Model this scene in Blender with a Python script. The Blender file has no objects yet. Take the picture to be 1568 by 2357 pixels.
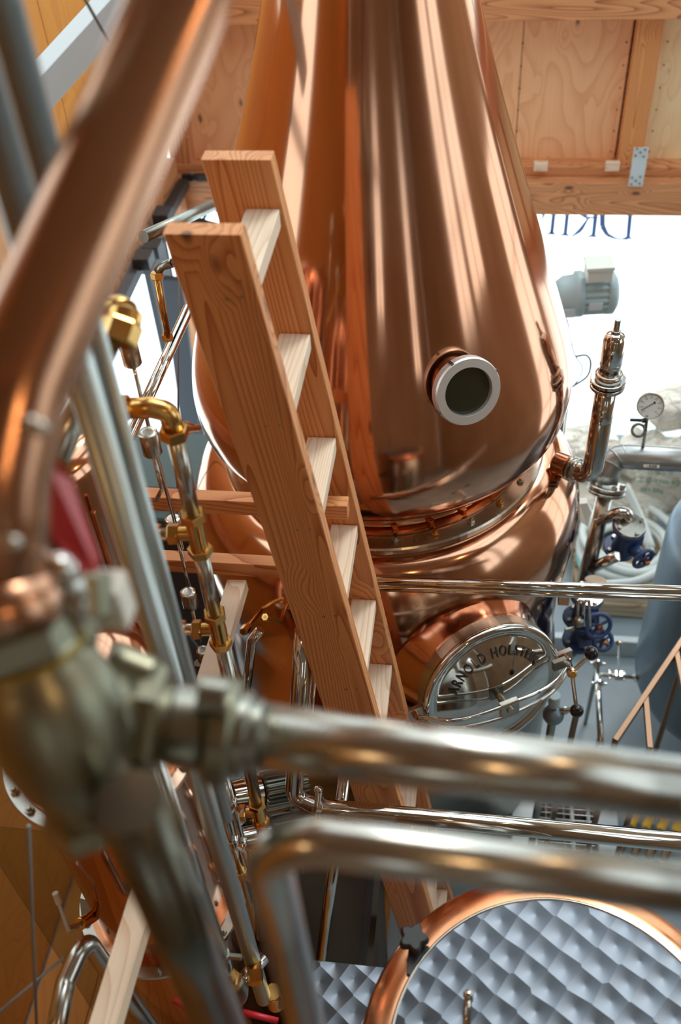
import bpy, bmesh, math, random
from mathutils import Vector, Matrix
random.seed(7)
PI = math.pi
SC = bpy.context.scene
COL = SC.collection

# ---------------------------------------------------------------- camera
F = 2291.0; CX = 784.0; CY = 1178.5; H = 4.3
CAM = Vector((0, 0, H))
_up = -Vector((176, 2322, F)).normalized()
_y = Vector((396, -2291, F)); _y = (_y - _y.dot(_up) * _up).normalized()
_x = _y.cross(_up)
RW = Matrix((_x, _y, _up))                    # camera vector (right, down, forward) -> world
def ray(px, py): return RW @ Vector(((px - CX) / F, (py - CY) / F, 1.0))
def D(px, py, dep): return CAM + ray(px, py) * dep
def Zp(px, py, z): r = ray(px, py); return CAM + r * ((z - H) / r.z)
def Yp(px, py, y): r = ray(px, py); return CAM + r * (y / r.y)
def Xp(px, py, x): r = ray(px, py); return CAM + r * (x / r.x)
def AZ(px, py, h): r = ray(px, py); return CAM + r * (h / math.hypot(r.x, r.y))

cd = bpy.data.cameras.new('camera'); cam = bpy.data.objects.new('camera', cd); COL.objects.link(cam)
right = RW @ Vector((1, 0, 0)); down = RW @ Vector((0, 1, 0)); fwd = RW @ Vector((0, 0, 1))
M = Matrix((right, -down, -fwd)).transposed().to_4x4(); M.translation = CAM
cam.matrix_world = M
cd.sensor_fit = 'VERTICAL'; cd.sensor_height = 36.0; cd.lens = 36.0 * F / 2357.0
cd.clip_start = 0.02; cd.clip_end = 200
cd.dof.use_dof = True; cd.dof.focus_distance = 2.55; cd.dof.aperture_fstop = 2.4
SC.camera = cam

# ---------------------------------------------------------------- world, light, exposure
w = bpy.data.worlds.new('world'); SC.world = w; w.use_nodes = True
bg = w.node_tree.nodes['Background']
bg.inputs[0].default_value = (0.80, 0.93, 1.0, 1); bg.inputs[1].default_value = 2.4
sl = bpy.data.lights.new('sun', 'SUN'); sl.energy = 1.6; sl.angle = math.radians(20); sl.color = (1, .97, .92)
so = bpy.data.objects.new('sun', sl); COL.objects.link(so)
so.rotation_euler = Vector((-0.35, -0.75, -1.0)).to_track_quat('-Z', 'Y').to_euler()
SC.view_settings.view_transform = 'Standard'; SC.view_settings.look = 'None'
SC.view_settings.exposure = 0.3; SC.view_settings.gamma = 1.0; SC.view_settings.use_curve_mapping = False

# ---------------------------------------------------------------- materials
def srgb(r, g, b):
    f = lambda c: (c / 255 / 12.92) if c / 255 <= .04045 else ((c / 255 + .055) / 1.055) ** 2.4
    return (f(r), f(g), f(b), 1)
def mat(name, col, rough=.5, metal=0., **kw):
    m = bpy.data.materials.new(name); m.use_nodes = True
    b = m.node_tree.nodes['Principled BSDF']
    b.inputs['Base Color'].default_value = col
    b.inputs['Roughness'].default_value = rough; b.inputs['Metallic'].default_value = metal
    for k, v in kw.items():
        b.inputs[k].default_value = v
    return m
def nd(m, t, **kw):
    n = m.node_tree.nodes.new(t)
    for k, v in kw.items(): setattr(n, k, v)
    return n
def lk(m, a, b): m.node_tree.links.new(a, b)
def noise_finish(m, scale=(1, 1, 1), nscale=8, rlo=.1, rhi=.3, bump=.05, dist=.01, colvar=None, detail=3):
    """fine wear: roughness and relief (and optionally tone) from a procedural noise"""
    b = m.node_tree.nodes['Principled BSDF']
    tc = nd(m, 'ShaderNodeTexCoord'); mp = nd(m, 'ShaderNodeMapping'); mp.inputs['Scale'].default_value = scale
    n = nd(m, 'ShaderNodeTexNoise'); n.inputs['Scale'].default_value = nscale; n.inputs['Detail'].default_value = detail
    lk(m, tc.outputs['Object'], mp.inputs[0]); lk(m, mp.outputs[0], n.inputs['Vector'])
    r = nd(m, 'ShaderNodeMapRange'); r.inputs['From Min'].default_value = .3; r.inputs['From Max'].default_value = .7
    r.inputs['To Min'].default_value = rlo; r.inputs['To Max'].default_value = rhi
    lk(m, n.outputs['Fac'], r.inputs[0]); lk(m, r.outputs[0], b.inputs['Roughness'])
    if bump:
        bp = nd(m, 'ShaderNodeBump'); bp.inputs['Strength'].default_value = bump; bp.inputs['Distance'].default_value = dist
        lk(m, n.outputs['Fac'], bp.inputs['Height']); lk(m, bp.outputs[0], b.inputs['Normal'])
    if colvar:
        cr = nd(m, 'ShaderNodeValToRGB'); cr.color_ramp.elements[0].position = .35; cr.color_ramp.elements[1].position = .65
        cr.color_ramp.elements[0].color = colvar[0]; cr.color_ramp.elements[1].color = colvar[1]
        lk(m, n.outputs['Fac'], cr.inputs[0]); lk(m, cr.outputs[0], b.inputs['Base Color'])
    return m
COPPER = noise_finish(mat('copper_polished', srgb(222, 152, 112), .1, 1), (1, 1, .25), 4, .08, .15, .004, .02,
                      (srgb(202, 144, 112), srgb(210, 158, 128)))
COPPER_ARM = noise_finish(mat('copper_pipe', srgb(190, 142, 112), .24, 1), (1, 1, 1), 9, .2, .28, 0)
COPPER_RED = noise_finish(mat('copper_flange', srgb(210, 146, 106), .2, 1), (1, 1, 1), 12, .14, .26, 0)
STEEL = mat('steel_polished', srgb(206, 204, 198), .07, 1)
STEEL_B = noise_finish(mat('steel_brushed', srgb(190, 186, 176), .25, 1), (1, 1, .15), 30, .2, .28, 0)
STEEL_D = noise_finish(mat('steel_dull', srgb(150, 152, 142), .3, 1), (1, 1, 1), 6, .28, .36, 0)
STEEL_F = mat('steel_blackened', srgb(112, 110, 98), .28, 1)
GALV = noise_finish(mat('bronze_casting', srgb(140, 138, 118), .4, 1), (1, 1, 1), 20, .34, .44, .05, .001)
SATIN = mat('satin_steel', srgb(184, 194, 192), .36, .85)
BRASS = noise_finish(mat('brass', srgb(222, 176, 104), .2, 1), (1, 1, 1), 25, .16, .26, 0)
BLACK = mat('black_bakelite', (.012, .010, .010, 1), .12)
BLACK_M = mat('black_matt', (.02, .02, .022, 1), .5)
REDP = mat('red_lever_sleeve', srgb(150, 10, 14), .45)
BLUEP = noise_finish(mat('blue_enamel', srgb(52, 76, 122), .35), (1, 1, 1), 30, .3, .45, .1, .002)
WHITEP = mat('white_plastic', srgb(226, 224, 214), .4)
HOSE = mat('white_hose', srgb(222, 228, 224), .35)
HOSEG = mat('green_hose', srgb(140, 196, 184), .35)
TANKM = noise_finish(mat('grey_blue_tank', srgb(112, 128, 140), .35, .6), (1, 1, .4), 5, .28, .45, .06, .01,
                     (srgb(98, 114, 128), srgb(130, 146, 156)))
ALU = mat('aluminium_cladding', srgb(178, 180, 178), .35, .9)
MOTOR = mat('motor_paint_hazed', srgb(168, 188, 192), .45)  # bluish motor paint, lightened so the colour carries the washed-out window haze
MOTORL = mat('motor_box_paint', srgb(214, 218, 210), .5)
BROWNM = mat('brown_bronze_bar', srgb(128, 100, 78), .35, .7)
DARKM = mat('dark_slate_paint', srgb(62, 66, 74), .6)
PALE = mat('pale_blue_paint', srgb(206, 216, 220), .4)
YEL = mat('yellow_tag', srgb(226, 176, 30), .5)
GAUGEF = mat('gauge_face', srgb(226, 230, 224), .3)
INK = mat('black_ink', (.02, .02, .02, 1), .6)
ENGR = mat('engraved_fill', (.035, .03, .025, 1), .5)
GREENINK = mat('green_ink', srgb(26, 128, 96), .6)
BLUEINK = mat('blue_window_print', srgb(96, 132, 200), .6)
CABLE = mat('grey_cable', srgb(120, 122, 118), .5)
REDC = mat('red_cable', srgb(190, 36, 50), .45)
DARKSTEEL = noise_finish(mat('dark_cabinet_steel', srgb(58, 50, 38), .35, .6), (1, 1, 1), 3, .3, .45, .05, .01)
PORTG = mat('porthole_glass', (.03, .032, .02, 1), .05)

def glass_mat(name, tint, fac):
    m = bpy.data.materials.new(name); m.use_nodes = True; nt = m.node_tree; nt.nodes.clear()
    o = nt.nodes.new('ShaderNodeOutputMaterial'); mx = nt.nodes.new('ShaderNodeMixShader')
    t = nt.nodes.new('ShaderNodeBsdfTransparent'); g = nt.nodes.new('ShaderNodeBsdfGlossy')
    t.inputs[0].default_value = tint; g.inputs['Roughness'].default_value = .03; mx.inputs[0].default_value = fac
    nt.links.new(t.outputs[0], mx.inputs[1]); nt.links.new(g.outputs[0], mx.inputs[2]); nt.links.new(mx.outputs[0], o.inputs[0])
    return m
GLASS = glass_mat('window_glass', (.97, .98, .98, 1), .05)
GLASS_T = glass_mat('tinted_glass', (.8, .82, .78, 1), .14)

def wood(name, light, dark, freq=9, stretch=.7, cross=7., lines=34, bump=.15, rough=.5, knots=True, linefac=.75):
    """board grain: contour lines of a stretched noise, long axis = object X"""
    m = bpy.data.materials.new(name); m.use_nodes = True
    b = m.node_tree.nodes['Principled BSDF']; b.inputs['Roughness'].default_value = rough
    tc = nd(m, 'ShaderNodeTexCoord'); oi = nd(m, 'ShaderNodeObjectInfo')
    ad = nd(m, 'ShaderNodeVectorMath', operation='MULTIPLY_ADD'); ad.inputs[1].default_value = (37, 11, 5)
    cb = nd(m, 'ShaderNodeCombineXYZ')
    for i in range(3): lk(m, oi.outputs['Random'], cb.inputs[i])
    lk(m, cb.outputs[0], ad.inputs[0]); lk(m, tc.outputs['Object'], ad.inputs[2])
    mp = nd(m, 'ShaderNodeMapping'); mp.inputs['Scale'].default_value = (stretch, cross, cross)
    lk(m, ad.outputs[0], mp.inputs[0])
    n = nd(m, 'ShaderNodeTexNoise'); n.inputs['Scale'].default_value = 1.0; n.inputs['Detail'].default_value = 1.5
    n.inputs['Roughness'].default_value = .35; n.inputs['Distortion'].default_value = .25
    lk(m, mp.outputs[0], n.inputs['Vector'])
    fac = n.outputs['Fac']
    if knots:
        v = nd(m, 'ShaderNodeTexVoronoi'); v.inputs['Scale'].default_value = 1.0
        mk = nd(m, 'ShaderNodeMapping'); mk.inputs['Scale'].default_value = (3.4, 8, 8); lk(m, ad.outputs[0], mk.inputs[0])
        lk(m, mk.outputs[0], v.inputs['Vector'])
        kr = nd(m, 'ShaderNodeMapRange'); kr.inputs['From Min'].default_value = 0; kr.inputs['From Max'].default_value = .32
        kr.inputs['To Min'].default_value = .14; kr.inputs['To Max'].default_value = 0; lk(m, v.outputs['Distance'], kr.inputs[0])
        s = nd(m, 'ShaderNodeMath', operation='ADD'); lk(m, fac, s.inputs[0]); lk(m, kr.outputs[0], s.inputs[1]); fac = s.outputs[0]
    mu = nd(m, 'ShaderNodeMath', operation='MULTIPLY'); mu.inputs[1].default_value = lines; lk(m, fac, mu.inputs[0])
    fr = nd(m, 'ShaderNodeMath', operation='FRACT'); lk(m, mu.outputs[0], fr.inputs[0])
    pw = nd(m, 'ShaderNodeMath', operation='POWER'); pw.inputs[1].default_value = 3.2; lk(m, fr.outputs[0], pw.inputs[0])
    fine = nd(m, 'ShaderNodeTexNoise'); fine.inputs['Scale'].default_value = 1; fine.inputs['Detail'].default_value = 4
    mf = nd(m, 'ShaderNodeMapping'); mf.inputs['Scale'].default_value = (4, 220, 220); lk(m, ad.outputs[0], mf.inputs[0]); lk(m, mf.outputs[0], fine.inputs['Vector'])
    f2 = nd(m, 'ShaderNodeMath', operation='MULTIPLY_ADD'); f2.inputs[1].default_value = .5; lk(m, fine.outputs['Fac'], f2.inputs[0])
    m3 = nd(m, 'ShaderNodeMath', operation='MULTIPLY'); m3.inputs[1].default_value = linefac; lk(m, pw.outputs[0], m3.inputs[0])
    lk(m, m3.outputs[0], f2.inputs[2])
    cr = nd(m, 'ShaderNodeValToRGB'); cr.color_ramp.elements[0].position = .15; cr.color_ramp.elements[1].position = 1.0
    cr.color_ramp.elements[0].color = light; cr.color_ramp.elements[1].color = dark
    lk(m, f2.outputs[0], cr.inputs[0])
    out = cr.outputs[0]
    if knots:
        mx = nd(m, 'ShaderNodeMixRGB'); k2 = nd(m, 'ShaderNodeMapRange')
        k2.inputs['From Min'].default_value = .05; k2.inputs['From Max'].default_value = .11; k2.inputs['To Min'].default_value = .8; k2.inputs['To Max'].default_value = 0
        lk(m, v.outputs['Distance'], k2.inputs[0]); lk(m, k2.outputs[0], mx.inputs[0]); lk(m, out, mx.inputs[1])
        mx.inputs[2].default_value = srgb(72, 36, 20); out = mx.outputs[0]
    lk(m, out, b.inputs['Base Color'])
    bp = nd(m, 'ShaderNodeBump'); bp.inputs['Strength'].default_value = bump; bp.inputs['Distance'].default_value = .001
    lk(m, f2.outputs[0], bp.inputs['Height']); lk(m, bp.outputs[0], b.inputs['Normal'])
    return m
FIR = wood('douglas_fir', srgb(228, 160, 100), srgb(176, 96, 46), stretch=.42, cross=6, lines=30)
PINE = wood('pale_pine', srgb(242, 224, 200), srgb(206, 164, 126), knots=False, lines=26, linefac=.5)
PLY = wood('plywood', srgb(246, 192, 144), srgb(218, 148, 102), stretch=1.6, cross=3.2, lines=16, knots=True, linefac=.45)
PLY_L = wood('plywood_light', srgb(250, 222, 176), srgb(226, 180, 130), stretch=1.6, cross=3.2, lines=14, linefac=.4)
PLY_A = wood('plywood_amber', srgb(206, 140, 62), srgb(170, 104, 44), stretch=1.2, cross=3., lines=10, knots=False, linefac=.3)
TIMB = wood('timber_beam', srgb(222, 156, 106), srgb(150, 90, 54), lines=24)
PALLET = wood('pallet_wood', srgb(200, 176, 144), srgb(140, 106, 78), lines=18, knots=False)
WALLM = noise_finish(mat('stained_boarding', srgb(168, 140, 110), .6), (1, 1, 1), 1.5, .55, .7, 0, .01, (srgb(160, 132, 102), srgb(176, 150, 120)))
CONC = noise_finish(mat('painted_concrete', srgb(150, 164, 172), .35), (1, 1, 1), 2.2, .3, .5, .05, .01, (srgb(138, 154, 164), srgb(160, 174, 180)))

def jewelled(name, col, k):
    m = mat(name, col, .28, 1); b = m.node_tree.nodes['Principled BSDF']; b.inputs['Anisotropic'].default_value = .5; b.inputs['Roughness'].default_value = .42
    tc = nd(m, 'ShaderNodeTexCoord'); mp = nd(m, 'ShaderNodeMapping'); mp.inputs['Scale'].default_value = (k, k, 0); mp.inputs['Rotation'].default_value = (0, 0, .6)
    v = nd(m, 'ShaderNodeTexVoronoi'); v.inputs['Scale'].default_value = 1; v.inputs['Randomness'].default_value = .2
    lk(m, tc.outputs['Object'], mp.inputs[0]); lk(m, mp.outputs[0], v.inputs['Vector'])
    sb = nd(m, 'ShaderNodeVectorMath', operation='SUBTRACT'); lk(m, mp.outputs[0], sb.inputs[0]); lk(m, v.outputs['Position'], sb.inputs[1])
    cp = nd(m, 'ShaderNodeVectorMath', operation='CROSS_PRODUCT'); cp.inputs[1].default_value = (0, 0, 1); lk(m, sb.outputs[0], cp.inputs[0])
    lk(m, cp.outputs[0], b.inputs['Tangent'])
    bp = nd(m, 'ShaderNodeBump'); bp.inputs['Strength'].default_value = .6; bp.inputs['Distance'].default_value = .012
    lk(m, v.outputs['Distance'], bp.inputs['Height']); lk(m, bp.outputs[0], b.inputs['Normal'])
    return m
JEWEL = jewelled('jewelled_steel', srgb(96, 102, 110), 20)

def sack_mat():
    m = mat('woven_sack', srgb(232, 226, 212), .7); b = m.node_tree.nodes['Principled BSDF']
    tc = nd(m, 'ShaderNodeTexCoord'); n = nd(m, 'ShaderNodeTexNoise'); n.inputs['Scale'].default_value = 7; n.inputs['Detail'].default_value = 5; n.inputs['Distortion'].default_value = 2.5
    lk(m, tc.outputs['Object'], n.inputs['Vector'])
    bp = nd(m, 'ShaderNodeBump'); bp.inputs['Strength'].default_value = 1; bp.inputs['Distance'].default_value = .09
    lk(m, n.outputs['Fac'], bp.inputs['Height']); lk(m, bp.outputs[0], b.inputs['Normal'])
    return m
SACK = sack_mat()

# ---------------------------------------------------------------- object helpers
WM = {}
def thing(name, label, cat, loc, group=None):
    o = bpy.data.objects.new(name, None); COL.objects.link(o); o.empty_display_size = .05
    o.location = loc; o['label'] = label; o['category'] = cat
    if group: o['group'] = group
    WM[o.name] = Matrix.Translation(loc); return o
def tag(o, label, cat, group=None):
    o['label'] = label; o['category'] = cat
    if group: o['group'] = group
    return o
def put(name, me, m, parent, world):
    o = bpy.data.objects.new(name, me); COL.objects.link(o)
    if m: me.materials.append(m)
    if parent:
        o.parent = parent; o.matrix_parent_inverse = WM[parent.name].inverted()
    o.matrix_basis = world
    WM[o.name] = world; return o
def frame(d, hint=None):
    d = d.normalized()
    h = Vector(hint) if hint is not None else (Vector((0, 0, 1)) if abs(d.z) < .9 else Vector((0, 1, 0)))
    u = (h - d * h.dot(d))
    if u.length < 1e-6: h = Vector((1, 0, 0)); u = h - d * h.dot(d)
    u.normalize(); return d, u, d.cross(u)

class MB:
    def __init__(s): s.v = []; s.f = []; s.sm = []
    def add(s, vs, fs, smooth=True):
        n = len(s.v); s.v += [Vector(x) for x in vs]
        s.f += [tuple(i + n for i in f) for f in fs]; s.sm += [smooth] * len(fs); return s
    def loops(s, rings, closed_ends=(True, True), smooth=True, cyc=False):
        k = len(rings[0]); vs = [p for r in rings for p in r]; fs = []
        R = len(rings)
        for i in range(R if cyc else R - 1):
            a = i * k; b = ((i + 1) % R) * k
            for j in range(k): fs.append((a + j, a + (j + 1) % k, b + (j + 1) % k, b + j))
        s.add(vs, fs, smooth)
        n = len(s.v) - len(vs)
        if not cyc:
            if closed_ends[0]: s.f.append(tuple(n + j for j in reversed(range(k)))); s.sm.append(False)
            if closed_ends[1]: s.f.append(tuple(n + (R - 1) * k + j for j in range(k))); s.sm.append(False)
        return s
    def tube(s, pts, r, bend=0., seg=20, closed=False, ends=(True, True)):
        pts = [Vector(p) for p in pts]
        if bend > 0 and len(pts) > 2:
            out = [pts[0]]
            for a, b, c in zip(pts[:-2], pts[1:-1], pts[2:]):
                d1 = (a - b).normalized(); d2 = (c - b).normalized()
                ang = d1.angle(d2)
                if ang > PI - .05: out.append(b); continue
                t = min(bend / math.tan(ang / 2), (a - b).length * .49, (c - b).length * .49)
                p1 = b + d1 * t; p2 = b + d2 * t
                rr = t * math.tan(ang / 2); bis = (d1 + d2).normalized(); cen = b + bis * (rr / math.sin(ang / 2))
                v1 = p1 - cen; v2 = p2 - cen; tot = v1.angle(v2); ax = v1.cross(v2).normalized()
                for q in range(9): out.append(cen + Matrix.Rotation(tot * q / 8, 3, ax) @ v1)
            out.append(pts[-1]); pts = out
        n = len(pts); rad = r if isinstance(r, (list, tuple)) else [r] * n
        d0 = (pts[1] - pts[0]).normalized(); _, u, _ = frame(d0); rings = []
        for i, p in enumerate(pts):
            if closed: t = (pts[(i + 1) % n] - pts[i - 1]).normalized()
            elif i == 0: t = d0
            elif i == n - 1: t = (pts[-1] - pts[-2]).normalized()
            else: t = ((pts[i + 1] - p).normalized() + (p - pts[i - 1]).normalized()).normalized()
            u = (u - t * u.dot(t)).normalized(); w2 = t.cross(u)
            rings.append([p + (u * math.cos(2 * PI * j / seg) + w2 * math.sin(2 * PI * j / seg)) * rad[i] for j in range(seg)])
        return s.loops(rings, ends, True, closed)
    def lathe(s, o, ax, prof, seg=32, caps=(True, True), smooth=True, hint=None):
        """prof: list of (radius, height along ax)"""
        o = Vector(o); d, u, v = frame(Vector(ax), hint)
        rings = [[o + d * h + (u * math.cos(2 * PI * j / seg) + v * math.sin(2 * PI * j / seg)) * max(r, 1e-4) for j in range(seg)] for r, h in prof]
        return s.loops(rings, caps, smooth)
    def cyl(s, a, b, r, seg=20, r2=None, bev=None):
        a = Vector(a); b = Vector(b); L = (b - a).length; r2 = r if r2 is None else r2
        e = bev if bev is not None else min(.12 * r, .2 * L)
        s.lathe(a, b - a, [(r - e, 0), (r, e)], seg, (True, False)); s.lathe(a, b - a, [(r, e), (r2, L - e)], seg, (False, False))
        s.lathe(a, b - a, [(r2, L - e), (r2 - e, L)], seg, (False, True)); return s
    def hexn(s, a, b, r, seg=6, rot=0):
        a = Vector(a); b = Vector(b); d, u, v = frame(b - a); L = (b - a).length; e = .12 * L; rings = []
        for h, q in ((0, .92), (e, 1), (L - e, 1), (L, .92)):
            rings.append([a + d * h + (u * math.cos(2 * PI * j / seg + rot) + v * math.sin(2 * PI * j / seg + rot)) * r * q for j in range(seg)])
        return s.loops(rings, (True, True), False)
    def box(s, c, hx, hy, hz, ax=None):
        c = Vector(c); A = ax or (Vector((1, 0, 0)), Vector((0, 1, 0)), Vector((0, 0, 1))); e = min(hx, hy, hz) * .12
        vs = []
        for sx in (-1, 1):
            for sy in (-1, 1):
                for sz in (-1, 1):
                    for k in range(3):
                        q = [hx, hy, hz]; q = [q[i] - (e if i != k else 0) for i in range(3)]
                        vs.append(c + A[0] * sx * q[0] + A[1] * sy * q[1] + A[2] * sz * q[2])
        bm = bmesh.new(); bv = [bm.verts.new(x) for x in vs]; bmesh.ops.convex_hull(bm, input=bv)
        bm.verts.ensure_lookup_table(); bm.verts.index_update()
        s.add([x.co.copy() for x in bm.verts], [tuple(x.index for x in f.verts) for f in bm.faces], False); bm.free(); return s
    def sphere(s, c, r, seg=20, rg=12, sq=(1, 1, 1)):
        c = Vector(c); rings = []
        for i in range(1, rg):
            t = PI * i / rg
            rings.append([c + Vector((r * sq[0] * math.sin(t) * math.cos(2 * PI * j / seg), r * sq[1] * math.sin(t) * math.sin(2 * PI * j / seg), -r * sq[2] * math.cos(t))) for j in range(seg)])
        rings = [[c + Vector((0, 0, -r * sq[2])) + (p - c) * 1e-3 for p in rings[0]]] + rings + [[c + Vector((0, 0, r * sq[2])) + (p - c) * 1e-3 for p in rings[-1]]]
        return s.loops(rings)
    def torus(s, c, ax, R, r, seg=40, k=12):
        c = Vector(c); d, u, v = frame(Vector(ax))
        return s.tube([c + (u * math.cos(2 * PI * i / seg) + v * math.sin(2 * PI * i / seg)) * R for i in range(seg)], r, seg=k, closed=True)
    def poly(s, pts, n, t):
        """flat extruded outline"""
        n = Vector(n).normalized() * t; k = len(pts); a = [Vector(p) for p in pts]; b = [p + n for p in a]
        fs = [tuple(reversed(range(k))), tuple(range(k, 2 * k))] + [(i, (i + 1) % k, k + (i + 1) % k, k + i) for i in range(k)]
        return s.add(a + b, fs, False)
    def build(s, name, m, parent=None, origin=None):
        if origin is None:
            if parent is not None: origin = WM[parent.name].translation
            else:
                xs = [p.x for p in s.v]; ys = [p.y for p in s.v]; zs = [p.z for p in s.v]
                origin = Vector(((min(xs) + max(xs)) / 2, (min(ys) + max(ys)) / 2, min(zs)))
        me = bpy.data.meshes.new(name); me.from_pydata([p - origin for p in s.v], [], s.f)
        me.polygons.foreach_set('use_smooth', s.sm)
        bm = bmesh.new(); bm.from_mesh(me); bmesh.ops.recalc_face_normals(bm, faces=bm.faces); bm.to_mesh(me); bm.free()
        return put(name, me, m, parent, Matrix.Translation(origin))

def board(name, a, b, width, thick, wdir, m, parent=None, bev=.0015):
    """plank from a to b (centre line), local X along its length so grain follows it"""
    a = Vector(a); b = Vector(b); d, u, v = frame(b - a, wdir); L = (b - a).length
    bm = bmesh.new(); bmesh.ops.create_cube(bm, size=1)
    for x in bm.verts: x.co = Vector((x.co.x * L, x.co.y * width, x.co.z * thick))
    if bev: bmesh.ops.bevel(bm, geom=bm.edges[:], offset=bev, segments=1, affect='EDGES')
    me = bpy.data.meshes.new(name); bm.to_mesh(me); bm.free()
    W = Matrix((d, u, v)).transposed().to_4x4(); W.translation = (a + b) / 2
    return put(name, me, m, parent, W)
def struct(o): o['kind'] = 'structure'; return o

# ================================================================ SETTING
WY = 5.0; XL = -1.68; XR = 3.6; YB = -3.0; ZC = 5.6
zb0 = Yp(1400, 496, WY - .12).z; zb1 = Yp(1400, 380, WY).z; zp1 = Yp(1300, 26, WY).z
fl = MB(); fl.box((.96, 1.0, -.05), 2.75, 4.2, .05); floor_ = struct(fl.build('floor', CONC))
for i in range(12): board('plank', (-1.62 + i * .12, -1.5, .012), (-1.62 + i * .12, 2.3, .012), .116, .022, (1, 0, 0), PLY_A, floor_)
# far wall above the glazing
ZU0, ZU1 = 3.0, 5.2                                    # clerestory above the boarded band
wf = MB(); wf.box(((XL + XR) / 2, WY + .16, (zb0 + ZU0) / 2 + .02), (XR - XL) / 2, .06, (ZU0 - zb0) / 2 - .02)
wf.box(((XL + XR) / 2, WY + .16, (ZU1 + ZC) / 2), (XR - XL) / 2, .06, (ZC - ZU1) / 2)
wall_far = struct(wf.build('wall_far', TIMB))
beam = board('beam', (XL, WY - .02, (zb0 + zb1) / 2 - .02), (XR, WY - .02, (zb0 + zb1) / 2 - .02), zb1 - zb0 - .04, .2, (0, 0, 1), TIMB, wall_far)
board('rail', (XL, WY + .02, zb1 - .012), (XR, WY + .02, zb1 - .012), .05, .13, (0, 0, 1), TIMB, wall_far)
for px in (1245, 1410):
    p = Yp(px, 382, WY - .05); board('block', p + Vector((-.035, 0, 0)), p + Vector((.035, 0, 0)), .045, .03, (0, 0, 1), PINE, wall_far)
board('beam', (XL, WY - .02, zp1 + .1), (XR, WY - .02, zp1 + .1), .2, .2, (0, 0, 1), TIMB, wall_far)
xs = [Yp(1190, 300, WY).x, Yp(1478, 180, WY).x]
sw = .07
edges = [(XL, -.7), (-.695, xs[0] - .002), (xs[0] + .002, xs[1] - sw), (xs[1] + sw, xs[1] + .75), (xs[1] + .755, xs[1] + 1.4), (xs[1] + 1.405, XR)]
for i, (a, b) in enumerate(edges):
    xm = (a + b) / 2
    board('panel', (xm, WY + .06, zb1 + .0), (xm, WY + .06, zp1 + .02), b - a, .02, (1, 0, 0), PLY_L if i >= 3 else PLY, wall_far, .001)
for x in (xs[1], xs[1] + 1.5, -.72, -1.6):
    board('stud', (x, WY + .01, zb1 + .01), (x, WY + .01, zp1 + .02), sw * 1.7, .09, (1, 0, 0), TIMB if x != xs[1] else FIR, wall_far)
for q in range(7):                                     # nail heads along the panel edges
    for x in (xs[0], xs[1] - sw - .02, xs[1] + sw + .03):
        z = zb1 + .05 + q * (zp1 - zb1 - .1) / 6
        MB().cyl((x, WY + .05, z), (x, WY + .046, z), .004, 8).build('nail', BLACK_M, wall_far)
pl = MB(); pa = Yp(1478, 340, WY - .13); pb = Yp(1462, 428, WY - .13); pc = (pa + pb) / 2
pl.box(pc, .035, .004, (pa - pb).length / 2)
plate = pl.build('strap_plate', PALE, wall_far)
for i in range(2):
    for (dx, dz) in ((-.022, .098), (.018, .094), (-.024, .062), (.016, .058), (-.003, .079)):
        z = pc.z + (dz if i == 0 else -dz + .01)
        MB().hexn((pc.x + dx, pc.y - .004, z), (pc.x + dx, pc.y - .010, z), .0055).build('bolt', STEEL_D, plate)
# far glazing
cw = MB(); xc0, xc1 = XL + .05, XR - .05; nb_ = 4
for k in range(nb_ + 1): x = xc0 + (xc1 - xc0) * k / nb_; cw.box((x, WY + .14, (ZU0 + ZU1) / 2), .05, .04, (ZU1 - ZU0) / 2)
for z in (ZU0 + .04, (ZU0 + ZU1) / 2, ZU1 - .04): cw.box(((xc0 + xc1) / 2, WY + .14, z), (xc1 - xc0) / 2, .03, .03)
win9 = struct(cw.build('window_9', PALE))
for k in range(nb_): x = xc0 + (xc1 - xc0) * (k + .5) / nb_; MB().box((x, WY + .14, (ZU0 + ZU1) / 2), (xc1 - xc0) / nb_ / 2 - .05, .003, (ZU1 - ZU0) / 2 - .06).build('pane', GLASS, win9)
wn = MB()
for x in (XL + .03, XR - .03): wn.box((x, WY + .1, zb0 / 2), .03, .03, zb0 / 2)
wn.box(((XL + XR) / 2, WY + .1, .03), (XR - XL) / 2 - .06, .03, .03)
wn.box((2.4, WY + .1, zb0 / 2 + .03), .03, .03, zb0 / 2 - .03)
win1 = struct(wn.build('window_1', PALE))
g = MB(); g.box(((XL + XR) / 2, WY + .1, zb0 / 2), (XR - XL) / 2 - .06, .003, zb0 / 2 - .01); g.build('pane', GLASS, win1)
# lettering on the outside of the glass, read from inside as mirror writing (its tops hidden by the beam)
def stroke(pts, wd):
    P = [Yp(x, y, WY + .09) for x, y in pts]; m = MB()
    for i in range(len(P) - 1):
        a, b = P[i], P[i + 1]; d = (b - a).normalized(); n = Vector((d.z, 0, -d.x))
        w0, w1 = wd[i] / 550, wd[i + 1] / 550
        m.poly([a - n * w0, a + n * w0, b + n * w1, b - n * w1], (0, -1, 0), .002)
    return m
def letter(strokes):
    m = MB()
    for pts, wd in strokes:
        t = stroke(pts, wd); m.add(t.v, t.f, False)
    return m.build('letter', BLUEINK, win1)
serif = lambda x, y: ([(x - 13, y), (x, y - 3), (x + 11, y + 1)], [1.5, 5, 1.5])
letter([([(1456, 440), (1446, 548)], [7, 6]), serif(1446, 549), ([(1446, 551), (1418, 549), (1398, 540), (1387, 520), (1387, 492), (1400, 462), (1420, 447), (1456, 440)], [1.5, 3, 6, 8, 8, 6, 3, 1.5])])
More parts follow.
